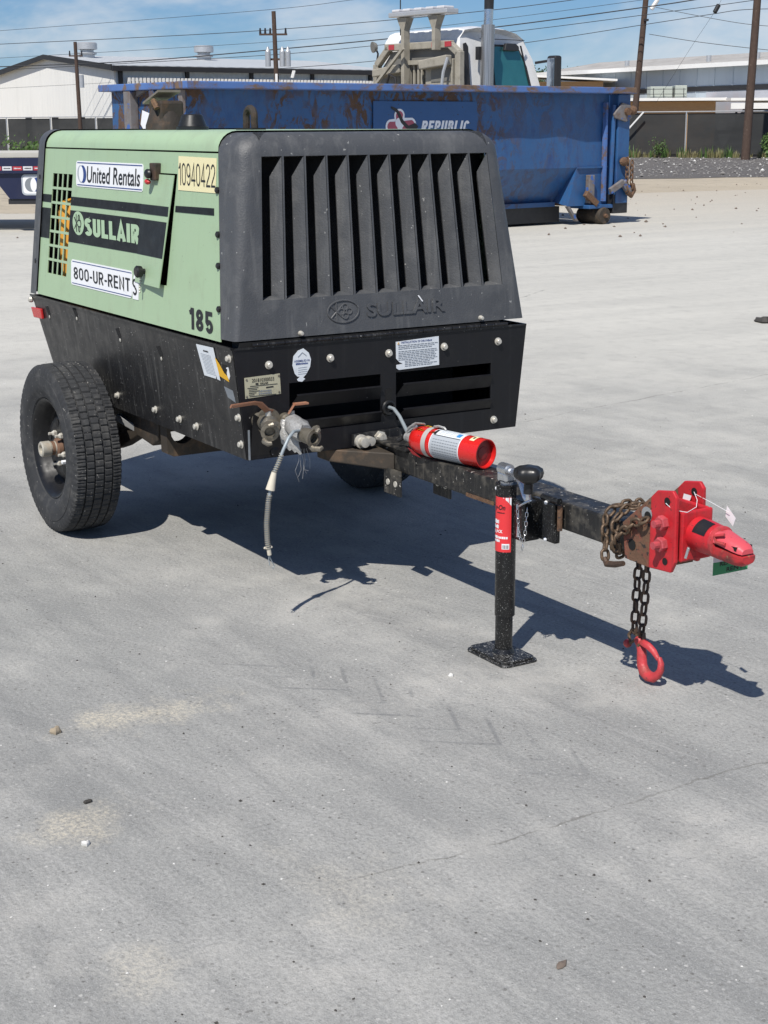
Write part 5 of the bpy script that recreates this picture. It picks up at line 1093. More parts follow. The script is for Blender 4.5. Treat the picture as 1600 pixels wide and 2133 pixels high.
    for (y0, y1, z) in ((-.53, -.43, .744), (-.540, -.50, .738), (-.535, -.505, .7325), (-.535, -.495, .727), (-.535, -.508, .7215), (-.535, -.515, .716), (-.533, -.435, .7105)): b.prism([(y0, z), (y1, z), (y1, z+.0016), (y0, z+.0016)], FF, .0024, .003)
    b.prism([(-.472, .734), (-.445, .735), (-.445, .739), (-.472, .738)], FF, .0024, .003)
    b.build('small_print', 'ink', s, 0); scrawl((-.500, .715, -.452, .721), FF, 'greyink', s, .003, 5); scrawl((-.500, .723, -.452, .729), FF, 'greyink', s, .003, 6)
    for (y, z) in ((-.542, .767), (-.424, .771), (-.543, .712), (-.424, .717)): MB().lathe(FF(y, z, .002), (1, 0, 0), [(0, .004), (.002, .003), (.002, 0)], 8).build('rivet', 'brass', s)
    s = decal('torn_label', [(-.352, .746), (-.337, .743), (-.325, .752), (-.333, .757), (-.322, .766), (-.306, .79), (-.302, .815), (-.310, .838), (-.330, .854), (-.350, .848), (-.368, .830), (-.372, .800), (-.364, .772), (-.355, .762), (-.345, .760), (-.356, .752)], FF, 'paper', AC, .002)
    lettering('ASSEMBLED IN', (-.366, .810, -.308, .817), FF, 'blueink', s, .003, 0., .01); scrawl((-.360, .801, -.314, .807), FF, 'blueink', s, .003, 7)
    b = MB(); b.tube([FF(-.352, .828, .003), FF(-.336, .842, .003), FF(-.320, .830, .003)], .0012, 4)
    for i in range(4): b.prism([(-.352, .790-i*.007), (-.318, .791-i*.007), (-.318, .792-i*.007), (-.352, .791-i*.007)], FF, .0024, .003)
    b.build('small_print', 'silverink', s, 0)
    s = decal('drawbar_notice', [(.030, .848), (.206, .855), (.208, .754), (.042, .750), (.032, .757), (.032, .768), (.058, .770), (.044, .777), (.031, .790)], FF, 'paper', AC, .002)
    lettering('INSTALLATION OF DRAWBAR', (.052, .8405, .178, .8475), FF, 'blueink', s, .003, .05, .012)
    b = MB()
    for i, w in enumerate((1., .92, .85, .97, 1., .93, .96, .94, .99, .92, .80, .98, .86)):
        z = .833-i*.0058-(.003 if i > 2 else 0); y_0 = .040 if i < 9 else .066; x = y_0
        rnd = random.Random(i)
        while x < .036+.165*w:
            l = rnd.uniform(.006, .018); b.prism([(x, z), (min(x+l, .036+.165*w), z), (min(x+l, .036+.165*w), z+.0019), (x, z+.0019)], FF, .0024, .003); x += l+.0025
    b.build('small_print', 'greyink', s, 0)
    b = MB(); b.tube([FF(.037, .839, .003), FF(.0405, .846, .003), FF(.044, .839, .003)], .0009, 4, True); b.build('warning_symbol', 'yellow', s)
    # slot with rubber bush and charging cable
    decal('cable_slot', rrect(-.012, .628, .014, .690, .012), FF, 'dark', fp, .0012)
    bu = MB().tube([(.004, .022*math.cos(a), .622+.022*math.sin(a)) for a in [2*math.pi*i/16 for i in range(16)]], .006, 7, True).build('rubber_bush', 'blackplastic', fp)
    MB().tube([(-.01, .0, .624), (.03, .004, .622), (.08, -.004, .604), (.13, -.016, .580), (.18, -.034, .566), (.22, -.05, .562)], .0062, 9).build('grey_cable', 'cable', AC)
    # drawbar bracket bar
    b = MB(); b.prism([(-.150, .505), (.118, .512), (.118, .552), (-.150, .545)], FF, .0006, .020); br = b.build('drawbar_plate', 'frame', AC, 0, .002)
    MB().lathe((.02, -.125, .521), (1, 0, 0), [(0, .024), (.010, .024), (.011, .017), (.036, .017), (.038, 0)], 14).build('pivot_bolt', 'bolt', br)
    MB().lathe((.02, -.096, .521), (1, 0, 0), [(0, .016), (.028, .016), (.029, 0)], 12).build('pivot_bolt', 'bolt', br)
    MB().lathe((.02, -.048, .527), (1, 0, 0), [(0, .023), (.008, .023), (.009, .017), (.026, .015), (.027, 0)], 6).build('pivot_bolt', 'bolt', br)
    # valve bracket folded out at the corner
    b = MB(); b.add([(.001, -.535, .51), (.001, -.40, .51), (.03, -.45, .60), (.03, -.535, .66)], [(0, 1, 2, 3)]); b.build('valve_bracket', 'frame_front', AC, 0)
    MB().lathe((.002, -.445, .519), (1, 0, 0), [(0, .018), (.006, .018), (.008, .010), (.008, 0)], 12).build('plug', 'frame', AC)
    MB().box(.0005, .006, -.542, -.537, .50, .60).build('corner_strip', 'greyink', AC, 0)
base_frame()

def running_gear():
    MB().box(-1.36, -1.24, -.50, .50, .36, .48).build('axle_beam', 'axle', AC, 0, .008)
    for s in (-1, 1):
        MB().cyl((-1.30, s*.50, .335), (-1.30, s*.66, .335), .058, n=18).build('hub_barrel', 'axlered', AC)
        b = MB(); b.add([(x, y, z) for y in (s*.455, s*.505) for (x, z) in ((-1.25, .50), (-.84, .50), (-.86, .41), (-.91, .385), (-1.05, .40), (-1.22, .33), (-1.32, .30), (-1.36, .40))], [tuple(range(7, -1, -1)), tuple(range(8, 16))]+[(i, (i+1) % 8, 8+(i+1) % 8, 8+i) for i in range(8)]); b.build('suspension_arm', 'axle', AC, 0, .006)
        MB().obox((-1.22, s*.50, .45), (-1.06, s*.47, .42), .06, .03).build('spring_clip', 'galv', AC, 0, .004)
    # cross member with an access notch
    out = [(-.515, .50), (-.498, .50)]+[(-.45+.048*math.cos(R(a)), .465+.048*math.sin(R(a))) for a in range(180, 361, 20)]+[(-.39, .50), (.515, .50), (.50, .372), (-.49, .372), (-.513, .384)]
    b = MB(); b.prism(out, lambda y, z, h: (h, y, z), -.80, -.74); b.build('cross_member', 'axle', AC, 0)
    # wheel: tyre with ribs and sipes, steel rim, hub
    def tyre_mesh():
        PIT, SEG = 76, 5; NA = PIT*SEG
        ribs = [(-.086, -.056), (-.049, -.022), (-.015, .015), (.022, .049), (.056, .086)]; prof = []   # (y, r, rib)
        side = [(-.074, .196, -1), (-.086, .205, -1), (-.0955, .228, -1), (-.0975, .231, -1), (-.0985, .236, -1), (-.0995, .238, -1), (-.1005, .262, -1), (-.0995, .288, -1), (-.0975, .290, -1), (-.097, .305, -2), (-.0935, .321, -2), (-.089, .3285, -2)]
        prof += side
        for i, (a, c) in enumerate(ribs):
            crown = lambda y: .3355-.55*y*y
            prof += [(a, crown(a), i), (a+(c-a)*.35, crown(a), i), (a+(c-a)*.65, crown(c), i), (c, crown(c), i)]
            if i < 4: prof += [(c+.0006, crown(c)-.0085, 9), (ribs[i+1][0]-.0006, crown(c)-.0085, 9)]
        prof += [(-y, r, g) for y, r, g in reversed(side)]
        off = {0: 0, 1: 2, 2: 1, 3: 3, 4: 0}; b = MB(); n = len(prof)
        for i in range(NA):
            t = 2*math.pi*i/NA
            for j, (y, r, g) in enumerate(prof):
                rr = r
                if 0 <= g <= 4 and (i+off[g]) % SEG == 0: rr = r-(.0055 if (i//SEG+g) % 2 else .0032)
                if g == 4 and (i+2) % SEG == 0 and y > .06: rr = r-.004
                if g == 0 and (i+2) % SEG == 0 and y < -.06: rr = r-.004
                if g == -2: rr = r-(.0045 if i % SEG in (0, 1) else 0); 
                b.v.append((rr*math.cos(t), y, rr*math.sin(t)))
        for i in range(NA):
            k = (i+1) % NA
            for j in range(n-1): b.f.append((i*n+j, i*n+j+1, k*n+j+1, k*n+j))
        return b.mesh('tyre', 28, False)
    tm = tyre_mesh()
    rim = MB().lathe((0, 0, 0), (0, -1, 0), [(-.07, .198), (-.06, .190), (-.03, .172), (.03, .172), (.058, .186), (.070, .190), (.078, .199), (.082, .199), (.080, .190), (.066, .180), (.050, .168), (.026, .164), (.016, .156), (.020, .136), (.040, .116), (.044, .092), (.036, .062), (.036, .0)], 48).mesh('wheel', 45)
    hubm = MB().lathe((0, -.008, 0), (0, -1, 0), [(.040, .028), (.070, .027), (.073, .031), (.106, .031), (.110, .027), (.109, .019), (.100, .018), (.100, 0)], 24).mesh('hub', 40)
    hbase = MB().lathe((0, -.008, 0), (0, -1, 0), [(.02, .040), (.044, .038), (.050, .0275), (.068, .0275)], 24).mesh('hub_base', 40)
    lug = MB().lathe((0, 0, 0), (0, -1, 0), [(0, .0125), (.012, .0125), (.020, .006), (.032, .006), (.032, 0)], 6).mesh('lug_nut', 30)
    hole = MB().lathe((0, 0, 0), (0, -1, 0), [(0, .017), (.0012, .017), (.0012, 0)], 14).mesh('vent_hole', 30)
    for (y, sy, rot) in ((-.695, 1, R(17)), (.695, -1, R(40))):
        w = link('wheel', rim, 'rim', AC); w.location = (-1.305, y, .336); w.scale = (1, sy, 1); w.rotation_euler.y = rot
        link('tyre', tm, 'rubber', w); link('hub', hubm, 'hub', w); link('hub_base', hbase, 'axlered', w)
        for i in range(5):
            a = 2*math.pi*i/5; q = link('lug_nut', lug, 'bolt', w); q.location = (.064*math.cos(a), -.036, .064*math.sin(a))
            a += .62; q = link('vent_hole', hole, 'dark', w); q.location = (.100*math.cos(a), -.0435, .100*math.sin(a))
        MB().box(.115, .13, -.075, -.02, -.006, .006).build('valve_stem', 'white', w, 0, .002)
        gl = MB()
        for (a0, a1) in ((150, 262), (290, 300)): gl.tube([(.243*math.cos(R(a)), -.0985, .243*math.sin(R(a))) for a in range(a0, a1+1, 4)], .0013, 4)
        gl.build('green_mould_line', 'greenink', w)
running_gear()

def tongue():
    tg = MB().box(-.85, 1.40, -.052, .052, .428, .510).build('tongue', 'tongue', AC, 0, .006)
    for s in (-1, 1):
        b = MB(); b.add([(.13, s*.056, .43), (-.02, s*.23, .455), (-.10, s*.23, .455), (.02, s*.056, .43), (.13, s*.056, .49), (-.02, s*.23, .497), (-.10, s*.23, .497), (.02, s*.056, .497)], [(0, 1, 2, 3), (4, 7, 6, 5), (0, 4, 5, 1), (1, 5, 6, 2), (2, 6, 7, 3), (3, 7, 4, 0)]); b.build('gusset', 'axle', tg, 0, .004)
    MB().box(-.02, .22, -.07, .07, .5105, .522).build('pivot_cover', 'tongue', tg, 0, .004)
    for (x, y0, y1) in ((.09, -.075, -.066), (.20, .054, .062)):
        t = MB().box(x, x+.105, y0, y1, .350, .440).build('step_bracket', 'tongue', tg, 0, .003)
        for dx in (.030, .078): MB().lathe((x+dx, y0-.0006, .392), (0, -1, 0), [(0, .011), (.003, .010), (.003, 0)], 10).build('bracket_bolt', 'bolt', t)
    MB().box(.56, .71, -.0560, -.0525, .4285, .440).build('rust_patch', 'rust', tg, 0)
    # jack
    jx, jy = .878, -.128
    j = MB().cyl((jx, jy, .135), (jx, jy, .535), .0305, n=24).build('jack', 'jack', AC, 40)
    MB().cyl((jx-.003, jy, .016), (jx-.003, jy, .134), .0265, n=24).build('inner_tube', 'jack', j, 40)
    ft = MB(); ft.prism(rrect(.772, -.187, .962, -.070, .018), lambda u, v, h: (u, v, h), .008, .016)
    ft.prism(rrect(.764, -.195, .970, -.062, .022), lambda u, v, h: (u, v, h), .0005, .0078); ft.build('foot_plate', 'jackfoot', j, 30, .002)
    MB().cyl((jx-.003, jy, .0161), (jx-.003, jy, .030), .034, .028, n=20).build('foot_weld', 'jack', j, 40)
    MB().cyl((jx, jy, .5352), (jx, jy, .542), .033, n=24).build('top_cap', 'jack', j, 40)
    hd = MB().box(jx-.026, jx+.022, jy-.020, jy+.020, .546, .580).build('gear_head', 'zinc', j, 0, .008)
    MB().cyl((jx, jy, .540), (jx, jy, .548), .020, n=16).build('head_collar', 'zinc', hd)
    MB().cyl((jx-.034, jy, .585), (jx+.040, jy-.012, .588), .011, n=12).build('crank_shaft', 'zinc', hd)
    MB().cyl((jx-.020, jy-.004, .585), (jx+.026, jy-.008, .587), .018, n=14).build('shaft_sleeve', 'zinc', hd)
    MB().tube([(jx+.04, jy-.012, .588), (jx+.11, jy-.04, .590), (jx+.16, jy-.06, .578), (jx+.195, jy-.072, .552), (jx+.205, jy-.074, .545)], [.009, .011, .013, .013, .011], 10, flat=.5).build('crank_arm', 'zinc', hd)
    kx, ky = jx+.207, jy-.074
    MB().cyl((kx, ky, .545), (kx, ky, .562), .008, n=10).build('knob_pin', 'zinc', hd)
    b = MB(); n = 40; prof = [(.562, .014), (.590, .013), (.600, .030), (.608, .038), (.620, .041), (.632, .038), (.640, .026), (.641, 0)]
    for (z, r) in prof:
        for i in range(n):
            a = 2*math.pi*i/n; q = r*(1+(.10*math.cos(5*a) if r > .02 else 0)); b.v.append((kx+q*math.cos(a), ky+q*math.sin(a), z))
    b.f = [(k*n+i, k*n+(i+1) % n, (k+1)*n+(i+1) % n, (k+1)*n+i) for k in range(len(prof)-1) for i in range(n)]; b.build('crank_knob', 'blackplastic', hd, 45)
    MB().ball((jx-.03, jy-.012, .522), .007, 8, 6).build('grease_fitting', 'white', j)
    # bracket that clamps the jack to the tongue
    MB().box(.872, .960, -.125, -.062, .378, .500).build('swivel_bracket', 'jack', j, 0, .006)
    MB().box(.930, 1.045, -.074, -.0535, .385, .505).build('mount_plate', 'jack', j, 0, .004)
    cl = MB().box(1.000, 1.055, -.090, -.075, .392, .512).build('clamp_plate', 'jack', j, 0, .006)
    MB().cyl((.995, -.082, .520), (1.075, -.082, .520), .010, n=10).build('clamp_bolt', 'jack', cl)
    MB().cyl((1.062, -.070, .430), (1.062, -.070, .505), .008, n=10).build('clamp_rod', 'rust', cl)
    for z in (.398, .508): MB().ball((1.022, -.0905, z), .006, 7, 5).build('clamp_rivet', 'white', cl)
    MB().tube([(.955+.026*math.cos(a), -.118+.012*math.sin(a), .492+.016*math.cos(a)) for a in [2*math.pi*i/20 for i in range(20)]], .0032, 6, True).build('pull_ring', 'zinc', j)
    # jack label, wrapped on the tube
    def JL(a, z, h): r = .0309+h; return (jx+r*math.cos(a), jy+r*math.sin(a), z)
    def wrap(name, a0, a1, z0, z1, mat, par, h, n=10, za=0.):
        b = MB()
        for i in range(n): 
            p, q = a0+(a1-a0)*i/n, a0+(a1-a0)*(i+1)/n
            b.quad(JL(p, z0, h), JL(q, z0, h), JL(q, z1, h), JL(p, z1, h))
        return b.build(name, mat, par, 40, clean=True)
    A0, A1 = R(-140), R(-6)
    s = wrap('jack_label', A0, A1, .338, .505, 'tagred', j, .0004)
    b = MB(); b.quad(JL(R(-55), .5045, .0009), JL(R(-30), .494, .0009), JL(R(-7), .480, .0009), JL(R(-7), .5045, .0009), JL(R(-30), .5045, .0009)); b.build('label_corner', 'white', s, 0)
    al = lambda u, v, h: JL(R(-125)+u*R(118), v, h)
    lettering('y-On', (.14, .462, .72, .482), al, 'ink', s, .0009, .2, .03)
    scrawl((.26, .456, .70, .460), al, 'ink', s, .0009, 8)
    scrawl((.0, .424, .42, .437), al, 'white', s, .0009, 9, .3); scrawl((.0, .409, .40, .421), al, 'white', s, .0009, 10, .3); lettering('JACK', (.22, .394, .60, .406), al, 'white', s, .0009, 0., .03); scrawl((.0, .394, .15, .406), al, 'white', s, .0009, 11, .6)
    scrawl((.0, .378, .84, .387), al, 'white', s, .0009, 12, .3); scrawl((.0, .368, .46, .376), al, 'white', s, .0009, 13, .3)
    bc = wrap('barcode', R(-58), R(-16), .347, .364, 'white', s, .0007, 4)
    b = MB()
    for i in range(7): a = R(-54+i*5.2); b.quad(JL(a, .349, .001), JL(a+R(1.6+(i % 3)*.7), .349, .001), JL(a+R(1.6+(i % 3)*.7), .360, .001), JL(a, .360, .001))
    b.build('barcode_bars', 'ink', bc, 0)
    # hitch: two side plates, channel and coupler
    hp = [(1.359, .523), (1.478, .624), (1.493, .638), (1.552, .648), (1.568, .632), (1.572, .46), (1.556, .428), (1.471, .422), (1.373, .425)]
    ht = None
    for (y, off) in ((-.088, 0), (.046, -.045)):
        xl = 1.484
        f = lambda x, z, h: (x, y+h, z)
        b = MB(); b.prism([(x+off, z) for x, z in [(1.470, .617), (1.478, .624), (1.493, .638), (1.552, .648), (1.568, .632), (1.572, .46), (1.556, .428), (1.470, .422)]], f, 0, .012); q = b.build('hitch_plate', 'red', AC, 0, .003)
        b = MB(); b.prism([(1.359+off, .523), (1.4695+off, .6165), (1.4695+off, .4218), (1.373+off, .425)], f, .0005, .0115); b.build('rusty_plate_end', 'redrust', q, 0, .002)
        MB().lathe((1.535+off, y-.0005, .617), (0, -1, 0), [(0, .011), (.0008, .011), (.0008, 0)], 14).build('bolt_hole', 'dark', q)
        MB().lathe((1.535+off, y-.0005, .455), (0, -1, 0), [(0, .010), (.0008, .010), (.0008, 0)], 14).build('bolt_hole', 'dark', q)
        if y < 0:
            MB().lathe((1.402, y-.0005, .470), (0, -1, 0), [(0, .015), (.0008, .015), (.0008, 0)], 14).build('bolt_hole', 'dark', q)
            MB().lathe((1.458, y-.0005, .566), (0, -1, 0), [(0, .021), (.0008, .021), (.0008, 0)], 16).build('shackle_hole', 'zinc', q)
            MB().lathe((1.462, y-.0010, .562), (0, -1, 0), [(0, .013), (.0008, .013), (.0008, 0)], 16).build('shackle_hole', 'dark', q)
            for z in (.558, .500):
                nb_ = MB().lathe((1.525, y, z), (0, -1, 0), [(0, .020), (.016, .020), (.018, .017), (.018, 0)], 6).build('hitch_nut', 'boltred', q)
                MB().cyl((1.525, y-.018, z), (1.525, y-.036, z), .0105, n=10).build('bolt_end', 'boltred', nb_)
    MB().box(1.40, 1.52, -.075, .045, .440, .452).build('hitch_floor', 'rust', AC, 0)
    cz = .528; CY = -.008
    ch = MB().box(1.475, 1.558, -.066, -.054, .455, .592).box(1.440, 1.558, .030, .042, .455, .592).box(1.5585, 1.570, -.066, .042, .455, .592).build('coupler_channel', 'red', AC, 0, .006)
    MB().box(1.40, 1.499, -.07, .044, .425, .437).build('channel_base', 'rust', ch, 0)
    cp = MB().lathe((1.572, CY, cz), (1, 0, -.06), [(-.01, .045), (.03, .045), (.078, .042), (.082, .036), (.090, .036)], 28).build('coupler_socket', 'red', AC, 40)
    b = MB(); b.lathe((1.648, CY, cz-.004), (1, 0, -.02), [(0, .042), (.010, .043), (.014, .038)], 28); b.build('socket_band', 'redworn', cp, 40)
    def snout(z0, h, x0, x1, w0, w1, up):
        b = MB(); n = 12; ks = [0, .15, .35, .55, .75, .9, 1.]
        for k in ks:
            x = x0+(x1-x0)*k; w = (w0+(w1-w0)*k)*(1 if k < .9 else (.92 if k < 1 else .72)); hh = h*(1-.25*k)*(1 if k < .9 else (.9 if k < 1 else .6))
            for i in range(n+1):
                a = math.pi*i/n; c, s_ = math.cos(a), math.sin(a)
                b.v.append((x, CY+w*math.copysign(abs(c)**.7, c), z0-.018*k+up*hh*abs(s_)**.7))
        m = n+1
        for j in range(len(ks)-1):
            for i in range(n): b.f.append((j*m+i, j*m+i+1, (j+1)*m+i+1, (j+1)*m+i))
            b.f.append((j*m, (j+1)*m, (j+1)*m+n, j*m+n))
        b.f += [tuple(range(m)), tuple(range((len(ks)-1)*m, len(ks)*m))]
        return b
    snout(.532, .029, 1.648, 1.752, .037, .027, 1).build('coupler_top', 'redfade', cp, 40)
    snout(.5265, .043, 1.618, 1.757, .036, .030, -1).build('coupler_jaw', 'redjaw', cp, 40)
    MB().box(1.655, 1.738, CY-.028, CY+.028, .522, .532).build('jaw_gap', 'dark', cp, 0)
    MB().tube([(1.705, -.041, .533), (1.675, -.045, .533), (1.668, -.045, .548), (1.695, -.036, .556)], .0045, 7).build('latch_lever', 'redworn', cp)
    MB().obox((1.582, -.058, .478), (1.592, -.060, .502), .005, .006).obox((1.592, -.060, .502), (1.586, -.064, .472), .005, .006).build('cotter_pin', 'zinc', cp)
    b = MB(); ax = Vector((1, 0, -.06)).normalized(); e2 = Vector((0, 1, 0)); g2 = ax.cross(e2)*-1
    g2 = g2 if g2.z > 0 else -g2
    def TP(h, a): return Vector((1.572, CY, cz))+ax*h+(e2*math.cos(a)+g2*math.sin(a))*(.0462 if h < .031 else .0462-(h-.03)*.0625)
    for i in range(7):
        a0, a1 = R(96+i*9), R(105+i*9)
        for (h0, h1) in ((.018, .030), (.030, .062)): b.quad(TP(h0, a0), TP(h1, a0), TP(h1, a1), TP(h0, a1))
    b.build('black_tape_patch', 'ink', cp, 0)
    # tag wires across the plates
    MB().tube([(1.532, -.091, .612), (1.555, -.085, .598), (1.57, -.05, .590), (1.56, -.01, .597), (1.53, .02, .606), (1.492, .043, .617)], .0009, 5).build('tie_wire', 'white', AC)
    MB().tube([(1.495, .044, .612), (1.55, .05, .60), (1.615, .055, .585)], .0007, 5).build('tie_wire', 'white', AC)
    # outlet valves
    def claw(o, d, name, parent, up=(0, 0, 1)):
        o, d = Vector(o), Vector(d).normalized(); u = (Vector(up)-d*d.dot(Vector(up))).normalized(); s = d.cross(u)
        b = MB().lathe(o, d, [(-.03, .018), (-.022, .024), (.012, .026), (.020, .030), (.026, .030), (.027, .018), (.004, .016), (.004, 0)], 20); q = b.build(name, 'brass', parent, 40)
        for k in (1, -1):
            MB().tube([o+d*.016+u*k*.028, o+d*.030+u*k*.034, o+d*.048+u*k*.030+s*k*.012, o+d*.050+u*k*.022+s*k*.020], [.009, .010, .009, .006], 8).build('claw', 'brass', q)
        return q
    v = MB().lathe((.0, -.500, .628), (1, 0, .0), [(0, .028), (.02, .028), (.022, .020), (.045, .020), (.046, .027), (.085, .029), (.09, .02), (.12, .018)], 18).build('outlet_valve', 'brass', AC, 40)
    claw((.135, -.530, .622), (1, -.45, -.12), 'claw_coupling', v, (.2, .6, 1))
    MB().cyl((.07, -.500, .650), (.07, -.500, .672), .010, n=10).build('valve_stem', 'bolt', v)
    MB().tube([(.07, -.488, .668), (.075, -.505, .672), (.09, -.540, .702), (.10, -.565, .708), (.10, -.648, .705)], [.011]*5, 8, flat=.35).build('valve_handle', 'handle', v)
    MB().lathe((.012, -.475, .625), (1, 0, 0), [(0, .045), (.010, .045), (.011, 0)], 20).build('valve_flange', 'brass', v)
    v2 = MB().lathe((.0, -.405, .622), (1, -.12, .0), [(0, .024), (.03, .024), (.032, .020), (.06, .020), (.062, .028), (.10, .030), (.12, .024)], 18).build('outlet_valve', 'brass', AC, 40)
    b = MB(); b.tube([(.10, -.43, .632), (.13, -.435, .624), (.165, -.438, .617), (.20, -.437, .612)], [.030, .036, .034, .026], 12)
    b.v = [(x+random.uniform(-.005, .005), y+random.uniform(-.005, .005), z+random.uniform(-.005, .005)) for x, y, z in b.v]; b.build('tape_wrap', 'tape', v2, 60)
    claw((.225, -.436, .606), (1, .25, -.1), 'claw_coupling', v2, (0, .2, 1))
    MB().cyl((.09, -.425, .645), (.09, -.425, .668), .010, n=10).build('valve_stem', 'bolt', v2)
    MB().obox((.09, -.436, .660), (.10, -.420, .690), .030, .006).obox((.10, -.420, .690), (.10, -.372, .690), .022, .006).build('valve_handle', 'handle', v2, 0)
    b = MB(); pts = [(.11, -.465, .645), (.12, -.475, .610), (.13, -.470, .575), (.14, -.455, .548)]
    for k in range(3): b.tube([(x+.012*k, y+.012*k+random.uniform(-.004, .004), z-.006*k) for x, y, z in pts], [.010, .013, .012, .004], 6, flat=.3)
    b.build('hanging_tape', 'tape', v2, 60)
    b = MB()
    for k in range(6):
        y = -.43+.006*k; b.tube([(.14, y, .548), (.142, y+random.uniform(-.012, .012), .51), (.143, y+random.uniform(-.015, .015), .48), (.14, y+random.uniform(-.02, .02), .44+.008*k)], .0007, 3)
    b.build('frayed_threads', 'tape', v2)
tongue()

# ================================================================== LOOSE THINGS ON THE COMPRESSOR
def link_mesh(L, W, r, n=18, m=7):
    b = MB(); pts = []; s = L/2-W/2
    for a in range(-90, 91, 30): pts.append((s+(W/2-r)*math.cos(R(a)), (W/2-r)*math.sin(R(a)), 0))
    for a in range(90, 271, 30): pts.append((-s+(W/2-r)*math.cos(R(a)), (W/2-r)*math.sin(R(a)), 0))
    return b.tube(pts, r, m, True).mesh('link', 60)
def chain(parent, path, lm, pitch, mat, tw=0.):
    P = [Vector(q) for q in path]; D = [0.]
    for i in range(1, len(P)): D.append(D[-1]+(P[i]-P[i-1]).length)
    def at(s):
        for i in range(1, len(P)):
            if s <= D[i] or i == len(P)-1: return P[i-1].lerp(P[i], (s-D[i-1])/(D[i]-D[i-1]+1e-9)), (P[i]-P[i-1]).normalized()
    s = pitch/2; k = 0
    while s < D[-1]:
        p, d = at(s); ref = Vector((0, 0, 1)) if abs(d.z) < .8 else Vector((0, 1, 0)); y = ref.cross(d).normalized(); z = d.cross(y)
        a = tw+(R(90) if k % 2 else 0)+random.uniform(-.15, .15); y2 = y*math.cos(a)+z*math.sin(a); z2 = d.cross(y2)
        o = link('link', lm, mat, parent); o.matrix_basis = Matrix(((d.x, y2.x, z2.x, p.x), (d.y, y2.y, z2.y, p.y), (d.z, y2.z, z2.z, p.z), (0, 0, 0, 1)))
        if parent.location.length: o.matrix_basis = Matrix.Translation(-parent.location) @ o.matrix_basis
        s += pitch; k += 1
LM = link_mesh(.040, .030, .0046)
LMs = link_mesh(.046, .030, .0044)
tc = thing('safety_chain', 'brown safety chain wrapped twice round the tongue behind the red hitch', 'chain', (0, 0, 0))
def loop(x0, dx, r=1.):
    out = []; w, hb, ht = .068, .408, .536
    seq = [(-w, hb+.03), (-w-.008, .47), (-w, ht-.02), (-.04, ht+.008), (.0, ht+.010), (.045, ht+.006), (w, ht-.02), (w+.006, .47), (w, hb+.02), (.04, hb), (-.04, hb)]
    return [(x0+dx*i/10+.006*math.sin(i*2.1), y*r, z) for i, (y, z) in enumerate(seq)]
chain(tc, loop(1.265, .02)+loop(1.305, .03), LM, .0285, 'chain')
chain(tc, [(1.33, -.082, .435), (1.345, -.094, .478), (1.385, -.102, .508), (1.43, -.104, .540), (1.462, -.100, .552)], LM, .0285, 'chain', .5)
chain(tc, [(1.285, -.080, .455), (1.288, -.088, .425), (1.294, -.088, .398)], LM, .0285, 'chain', .3)
MB().tube([(1.288, -.088, .405), (1.302, -.090, .392), (1.335, -.090, .398), (1.372, -.090, .410)], [.008, .010, .009, .007], 8).build('grab_hook', 'chainshade', tc)
hc = thing('hanging_chain', 'double chain, darkened in colour for shade, hanging below the hitch with a worn red safety hook', 'chain', (0, 0, 0))
chain(hc, [(1.222, .095, .430), (1.218, .098, .345), (1.212, .10, .285), (1.208, .10, .20), (1.208, .10, .140)], LMs, .0335, 'chainshade', .2)
chain(hc, [(1.254, .095, .430), (1.254, .098, .345), (1.250, .10, .285), (1.244, .10, .20), (1.238, .10, .140)], LMs, .0335, 'chainshade', 1.2)
MB().tube([(1.200, .10, .140), (1.190, .095, .120), (1.205, .09, .100), (1.222, .10, .118), (1.212, .10, .142)], .0055, 7, True).build('coupling_link', 'chain', hc)
MB().tube([(1.250, .10, .140), (1.258, .095, .122), (1.240, .09, .102), (1.226, .10, .118), (1.236, .10, .142)], .0055, 7, True).build('coupling_link', 'chain', hc)
MB().ball((1.185, .095, .092), .013, 8, 6).build('clevis_pin', 'redworn', hc)
hk = []
for (dx, dz) in ((1.228, .114), (1.238, .102), (1.246, .086), (1.249, .066), (1.254, .046), (1.266, .030), (1.286, .022), (1.308, .025), (1.325, .038), (1.333, .056), (1.331, .074), (1.322, .088)): hk.append((dx, .10-.10*(.11-dz), dz))
MB().tube(hk, [.011, .013, .0145, .015, .0155, .0165, .017, .0165, .015, .013, .011, .008], 12, flat=.8).build('safety_hook', 'redworn', hc, 60)
MB().tube([(1.240, .098, .112), (1.262, .090, .118), (1.284, .088, .115), (1.304, .092, .102), (1.322, .095, .082)], [.010, .012, .011, .009, .006], 8, flat=.6).build('hook_latch', 'redworn', hc, 60)
MB().ball((1.232, .100, .112), .016, 10, 7).build('hook_eye', 'redworn', hc)
# jack pin chain
jc = thing('pin_chain', 'thin silver pin chain looped on the jack bracket', 'chain')
LS = link_mesh(.0175, .010, .0014, 12, 5)
chain(jc, [(.938, -.132, .490), (.946, -.134, .455), (.950, -.135, .420), (.958, -.134, .395), (.968, -.133, .378)], LS, .0138, 'zinc')
chain(jc, [(.985, -.130, .490), (.984, -.132, .455), (.982, -.133, .420), (.976, -.133, .395), (.968, -.133, .378)], LS, .0138, 'zinc', .8)
MB().tube([(.968, -.133, .376), (.962, -.133, .368), (.967, -.133, .356), (.973, -.133, .368), (.969, -.133, .377)], .0012, 5).build('chain_clip', 'zinc', jc)
MB().cyl((.948, -.134, .425), (.950, -.136, .395), .005, n=8).build('chain_tag', 'zinc', jc)

